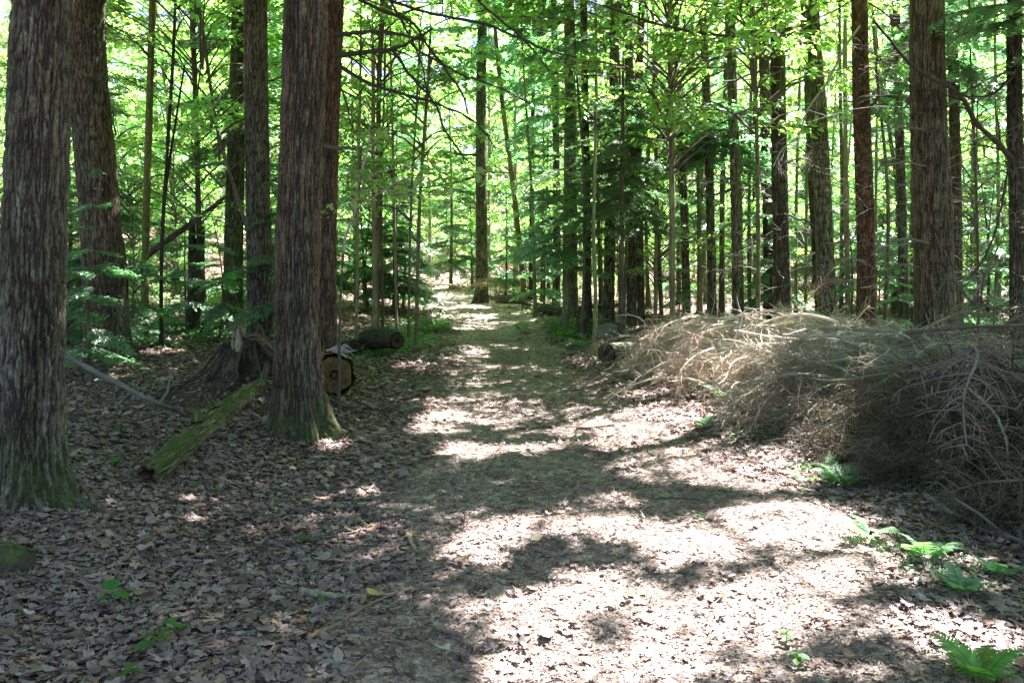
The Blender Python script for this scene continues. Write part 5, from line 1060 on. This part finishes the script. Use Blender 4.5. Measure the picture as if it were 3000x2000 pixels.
def pile():
    g = Geo(); n = 560; P = []; yaw = []; pit = []; L = []
    while len(P) < n:
        y = 4.2 + 12.2 * rs.rand(); x = np.interp(y, [4, 5.4, 7.3, 9.5, 12, 15, 17], [3.75, 3.25, 2.85, 2.45, 2.2, 2.3, 3.0]) - .1 + 3.8 * rs.rand() ** 1.2; h = float(pile_h(x, y))
        if h < .04 or (y > 11 and rs.rand() < .35): continue
        gz = float(ground_h(x, y)); P.append([x, y, gz + .03 + (h * .72) * rs.rand() ** .55]); e = .15
        down = math.atan2(float(pile_h(x, y + e) - pile_h(x, y - e)), float(pile_h(x + e, y) - pile_h(x - e, y))) + math.pi
        yaw.append(down + rs.randn() * .9 if rs.rand() < .62 else rs.rand() * 6.28); pit.append(-.18 + rs.randn() * .18); L.append(.7 + .7 * rs.rand())
    P, yaw, pit, L = map(np.array, (P, yaw, pit, L)); P[:, 2] -= .15 * L * np.maximum(0, pit)
    k = rs.randint(0, len(DB), n); M = rotm(yaw, pit, rs.randn(n) * .5) * L[:, None, None]; far_ = sst(6.5, 10.5, P[:, 1])[:, None]; cols = (.7 + .6 * rs.rand(n, 1)) * (np.array([[.42, .40, .36]]) * (1 - far_) + np.array([[2.0, 2.0, 2.05]]) * far_)  # near end darkened as shade, far end paled as sunlight, in the bough colours
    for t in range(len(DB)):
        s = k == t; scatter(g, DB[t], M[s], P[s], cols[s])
    BB = dead_bough(300, 9, 0), dead_bough(301, 7, 0), dead_bough(302, 11, 0)
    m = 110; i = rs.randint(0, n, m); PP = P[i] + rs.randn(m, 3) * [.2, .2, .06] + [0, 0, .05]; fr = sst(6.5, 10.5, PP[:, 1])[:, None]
    MM = rotm(rs.rand(m) * 6.28, -.05 + rs.randn(m) * .25, rs.randn(m)) * (.9 + .9 * rs.rand(m))[:, None, None]; cc = (.7 + .7 * rs.rand(m, 1)) * (np.array([[.5, .5, .46]]) * (1 - fr) + np.array([[1.9, 1.85, 1.85]]) * fr); k2 = rs.randint(0, 3, m); k2 = np.where((fr[:, 0] < .5) & (rs.rand(m) < .55), 9, k2)  # bare branches carry the same painted shade and sun by distance
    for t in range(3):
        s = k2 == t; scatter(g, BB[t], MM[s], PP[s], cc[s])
    V, Q, T, c = g.arr(); gz = ground_h(V[:, 0], V[:, 1]) + .008; V[:, 2] = np.maximum(V[:, 2], gz); g2 = Geo(); g2.add(V, Q, T, c)
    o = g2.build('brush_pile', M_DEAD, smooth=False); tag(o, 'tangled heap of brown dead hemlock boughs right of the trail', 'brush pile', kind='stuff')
pile()
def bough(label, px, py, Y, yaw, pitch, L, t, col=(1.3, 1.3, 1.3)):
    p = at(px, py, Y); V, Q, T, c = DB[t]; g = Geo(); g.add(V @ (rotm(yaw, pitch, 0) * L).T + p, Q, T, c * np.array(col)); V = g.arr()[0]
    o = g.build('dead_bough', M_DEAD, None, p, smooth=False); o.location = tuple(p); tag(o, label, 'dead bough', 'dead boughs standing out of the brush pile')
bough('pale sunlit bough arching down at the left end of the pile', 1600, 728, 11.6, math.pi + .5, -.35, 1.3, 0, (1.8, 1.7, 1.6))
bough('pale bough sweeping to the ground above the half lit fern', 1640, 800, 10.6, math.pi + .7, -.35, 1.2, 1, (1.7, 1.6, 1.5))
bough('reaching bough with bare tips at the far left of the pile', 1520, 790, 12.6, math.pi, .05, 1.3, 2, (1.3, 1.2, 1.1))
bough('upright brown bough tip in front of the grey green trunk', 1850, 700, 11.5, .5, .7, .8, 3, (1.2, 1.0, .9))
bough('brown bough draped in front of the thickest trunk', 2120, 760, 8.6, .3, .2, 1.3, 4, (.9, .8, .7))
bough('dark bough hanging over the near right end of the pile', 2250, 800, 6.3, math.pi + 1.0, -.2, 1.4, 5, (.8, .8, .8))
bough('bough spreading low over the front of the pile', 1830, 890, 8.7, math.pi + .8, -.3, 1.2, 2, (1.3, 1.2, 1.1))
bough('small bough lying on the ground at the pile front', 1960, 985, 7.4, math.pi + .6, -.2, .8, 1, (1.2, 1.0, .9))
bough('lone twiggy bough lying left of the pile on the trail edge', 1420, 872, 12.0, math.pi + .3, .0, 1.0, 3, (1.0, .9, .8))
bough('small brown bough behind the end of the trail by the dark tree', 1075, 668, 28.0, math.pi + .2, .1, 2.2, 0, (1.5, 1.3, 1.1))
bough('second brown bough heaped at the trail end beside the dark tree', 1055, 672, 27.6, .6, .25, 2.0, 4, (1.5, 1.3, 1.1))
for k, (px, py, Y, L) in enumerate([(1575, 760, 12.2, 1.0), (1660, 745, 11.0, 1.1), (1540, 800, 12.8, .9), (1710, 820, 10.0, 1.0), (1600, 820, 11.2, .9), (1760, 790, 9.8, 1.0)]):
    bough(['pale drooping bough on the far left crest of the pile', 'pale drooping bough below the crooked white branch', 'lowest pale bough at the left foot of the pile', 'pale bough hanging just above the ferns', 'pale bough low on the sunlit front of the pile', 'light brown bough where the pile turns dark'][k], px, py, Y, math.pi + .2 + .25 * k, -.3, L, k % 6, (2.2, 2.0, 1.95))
def pstick(label, pts, Y, r0, r1, col, ntw=3):
    Yl = Y if isinstance(Y, (list, tuple)) else [Y] * len(pts); stick(label, [(x, y, yy) for (x, y), yy in zip(pts, Yl)], r0, r1, col, 0, ntw, 'bare_branch', 'branch')
pstick('bare pole lying flat along the top of the brush pile', [(1880, 752), (2050, 762), (2200, 768)], [9.4, 9.0, 8.6], .022, .014, (.32, .28, .22), 2)
pstick('second bare pole just below the top one on the pile', [(1800, 770), (1950, 772), (2120, 758)], [9.8, 9.3, 9.0], .02, .014, (.45, .41, .36), 2)
pstick('thin dark pole stretching to the right edge over the pile', [(2080, 765), (2220, 752), (2365, 748)], [7.6, 7.3, 7.0], .02, .013, (.13, .11, .09), 3)
pstick('short pale broken branch on the sunlit slope of the pile', [(1685, 760), (1760, 772), (1830, 780)], [10.2, 10.1, 10.0], .02, .015, (.42, .36, .28), 1)
pstick('crooked white branch standing upright out of the pile', [(1697, 805), (1690, 785), (1700, 745), (1703, 720), (1675, 708)], 10.2, .012, .006, (.6, .5, .48), 5)
pstick('second crooked white branch right of the upright one', [(1730, 755), (1738, 735), (1735, 712), (1715, 708)], 10.3, .009, .004, (.55, .47, .45), 3)
pstick('forked grey branch reaching left from the pile over the trail', [(1560, 760), (1480, 762), (1478, 742), (1430, 722), (1412, 726)], 12.2, .010, .005, (.5, .46, .42), 4)
pstick('forked reddish branch standing on the trail edge', [(1325, 905), (1345, 880), (1375, 865), (1450, 850)], [11.6, 11.5, 11.5, 11.7], .010, .006, (.34, .25, .21), 6)
pstick('pinkish forked twig lying at the pile front', [(1840, 985), (1880, 950), (1930, 915)], [7.9, 8.0, 8.2], .012, .006, (.5, .38, .36), 6)
pstick('greenish bare branch arching across the dark pile', [(1780, 845), (1900, 875), (2080, 852), (2250, 838)], [8.6, 8.0, 7.4, 7.0], .013, .008, (.2, .2, .12), 3)
pstick('long bowed branch hanging down the near end of the pile', [(2050, 860), (2140, 905), (2200, 1000), (2240, 1100)], [6.9, 6.5, 6.2, 5.9], .010, .006, (.27, .24, .17), 4)
pstick('curved pale branch hooking down near the right edge', [(2225, 890), (2290, 950), (2320, 1020), (2305, 1120)], [6.0, 5.8, 5.6, 5.5], .011, .007, (.24, .24, .2), 3)
pstick('thin yellowish twig dangling at the foot of the dark pile', [(2115, 1010), (2130, 1070), (2190, 1150)], [6.4, 6.2, 6.0], .007, .004, (.32, .29, .17), 3)
pstick('thin curved branch crossing the lower dark pile', [(2020, 1060), (2150, 1035), (2280, 1055), (2365, 1110)], [6.6, 6.2, 5.8, 5.5], .009, .005, (.2, .17, .12), 4)
pstick('rising grey branch at the back of the pile near the right edge', [(2160, 780), (2220, 700), (2245, 660), (2290, 560)], [10, 10.2, 10.4, 10.6], .02, .010, (.13, .12, .10), 7)
pstick('arching bare branch above the pile beside the right edge trunk', [(2190, 640), (2230, 690), (2300, 710), (2352, 740)], [10.2, 10, 9.6, 9.4], .018, .010, (.11, .10, .085), 8)

# ------------------------------------------------------------------ the far wood behind everything
def far_wood():
    g = Geo(); n = 2600; y = 62 + 50 * rs.rand(n); x = (rs.rand(n) * 2 - 1) * (.7 * y + 4); z = ground_h(x, y) + 24 * rs.rand(n) ** 1.1 + .3
    place(g, None, BR_LO, np.stack([x, y, z], 1), rs.rand(n) * 6.28, rs.randn(n) * .25, rs.randn(n) * .3, 3.0 + 2.2 * rs.rand(n), (.7 + .7 * rs.rand(n, 1)) * np.ones((n, 3)))
    tag(g.build('distant_woods', M_BRD, smooth=False), 'sunlit green mass of the distant woods', 'woods', kind='stuff')
far_wood()
for o in list(bpy.data.objects):
    if o.users == 0: bpy.data.objects.remove(o)
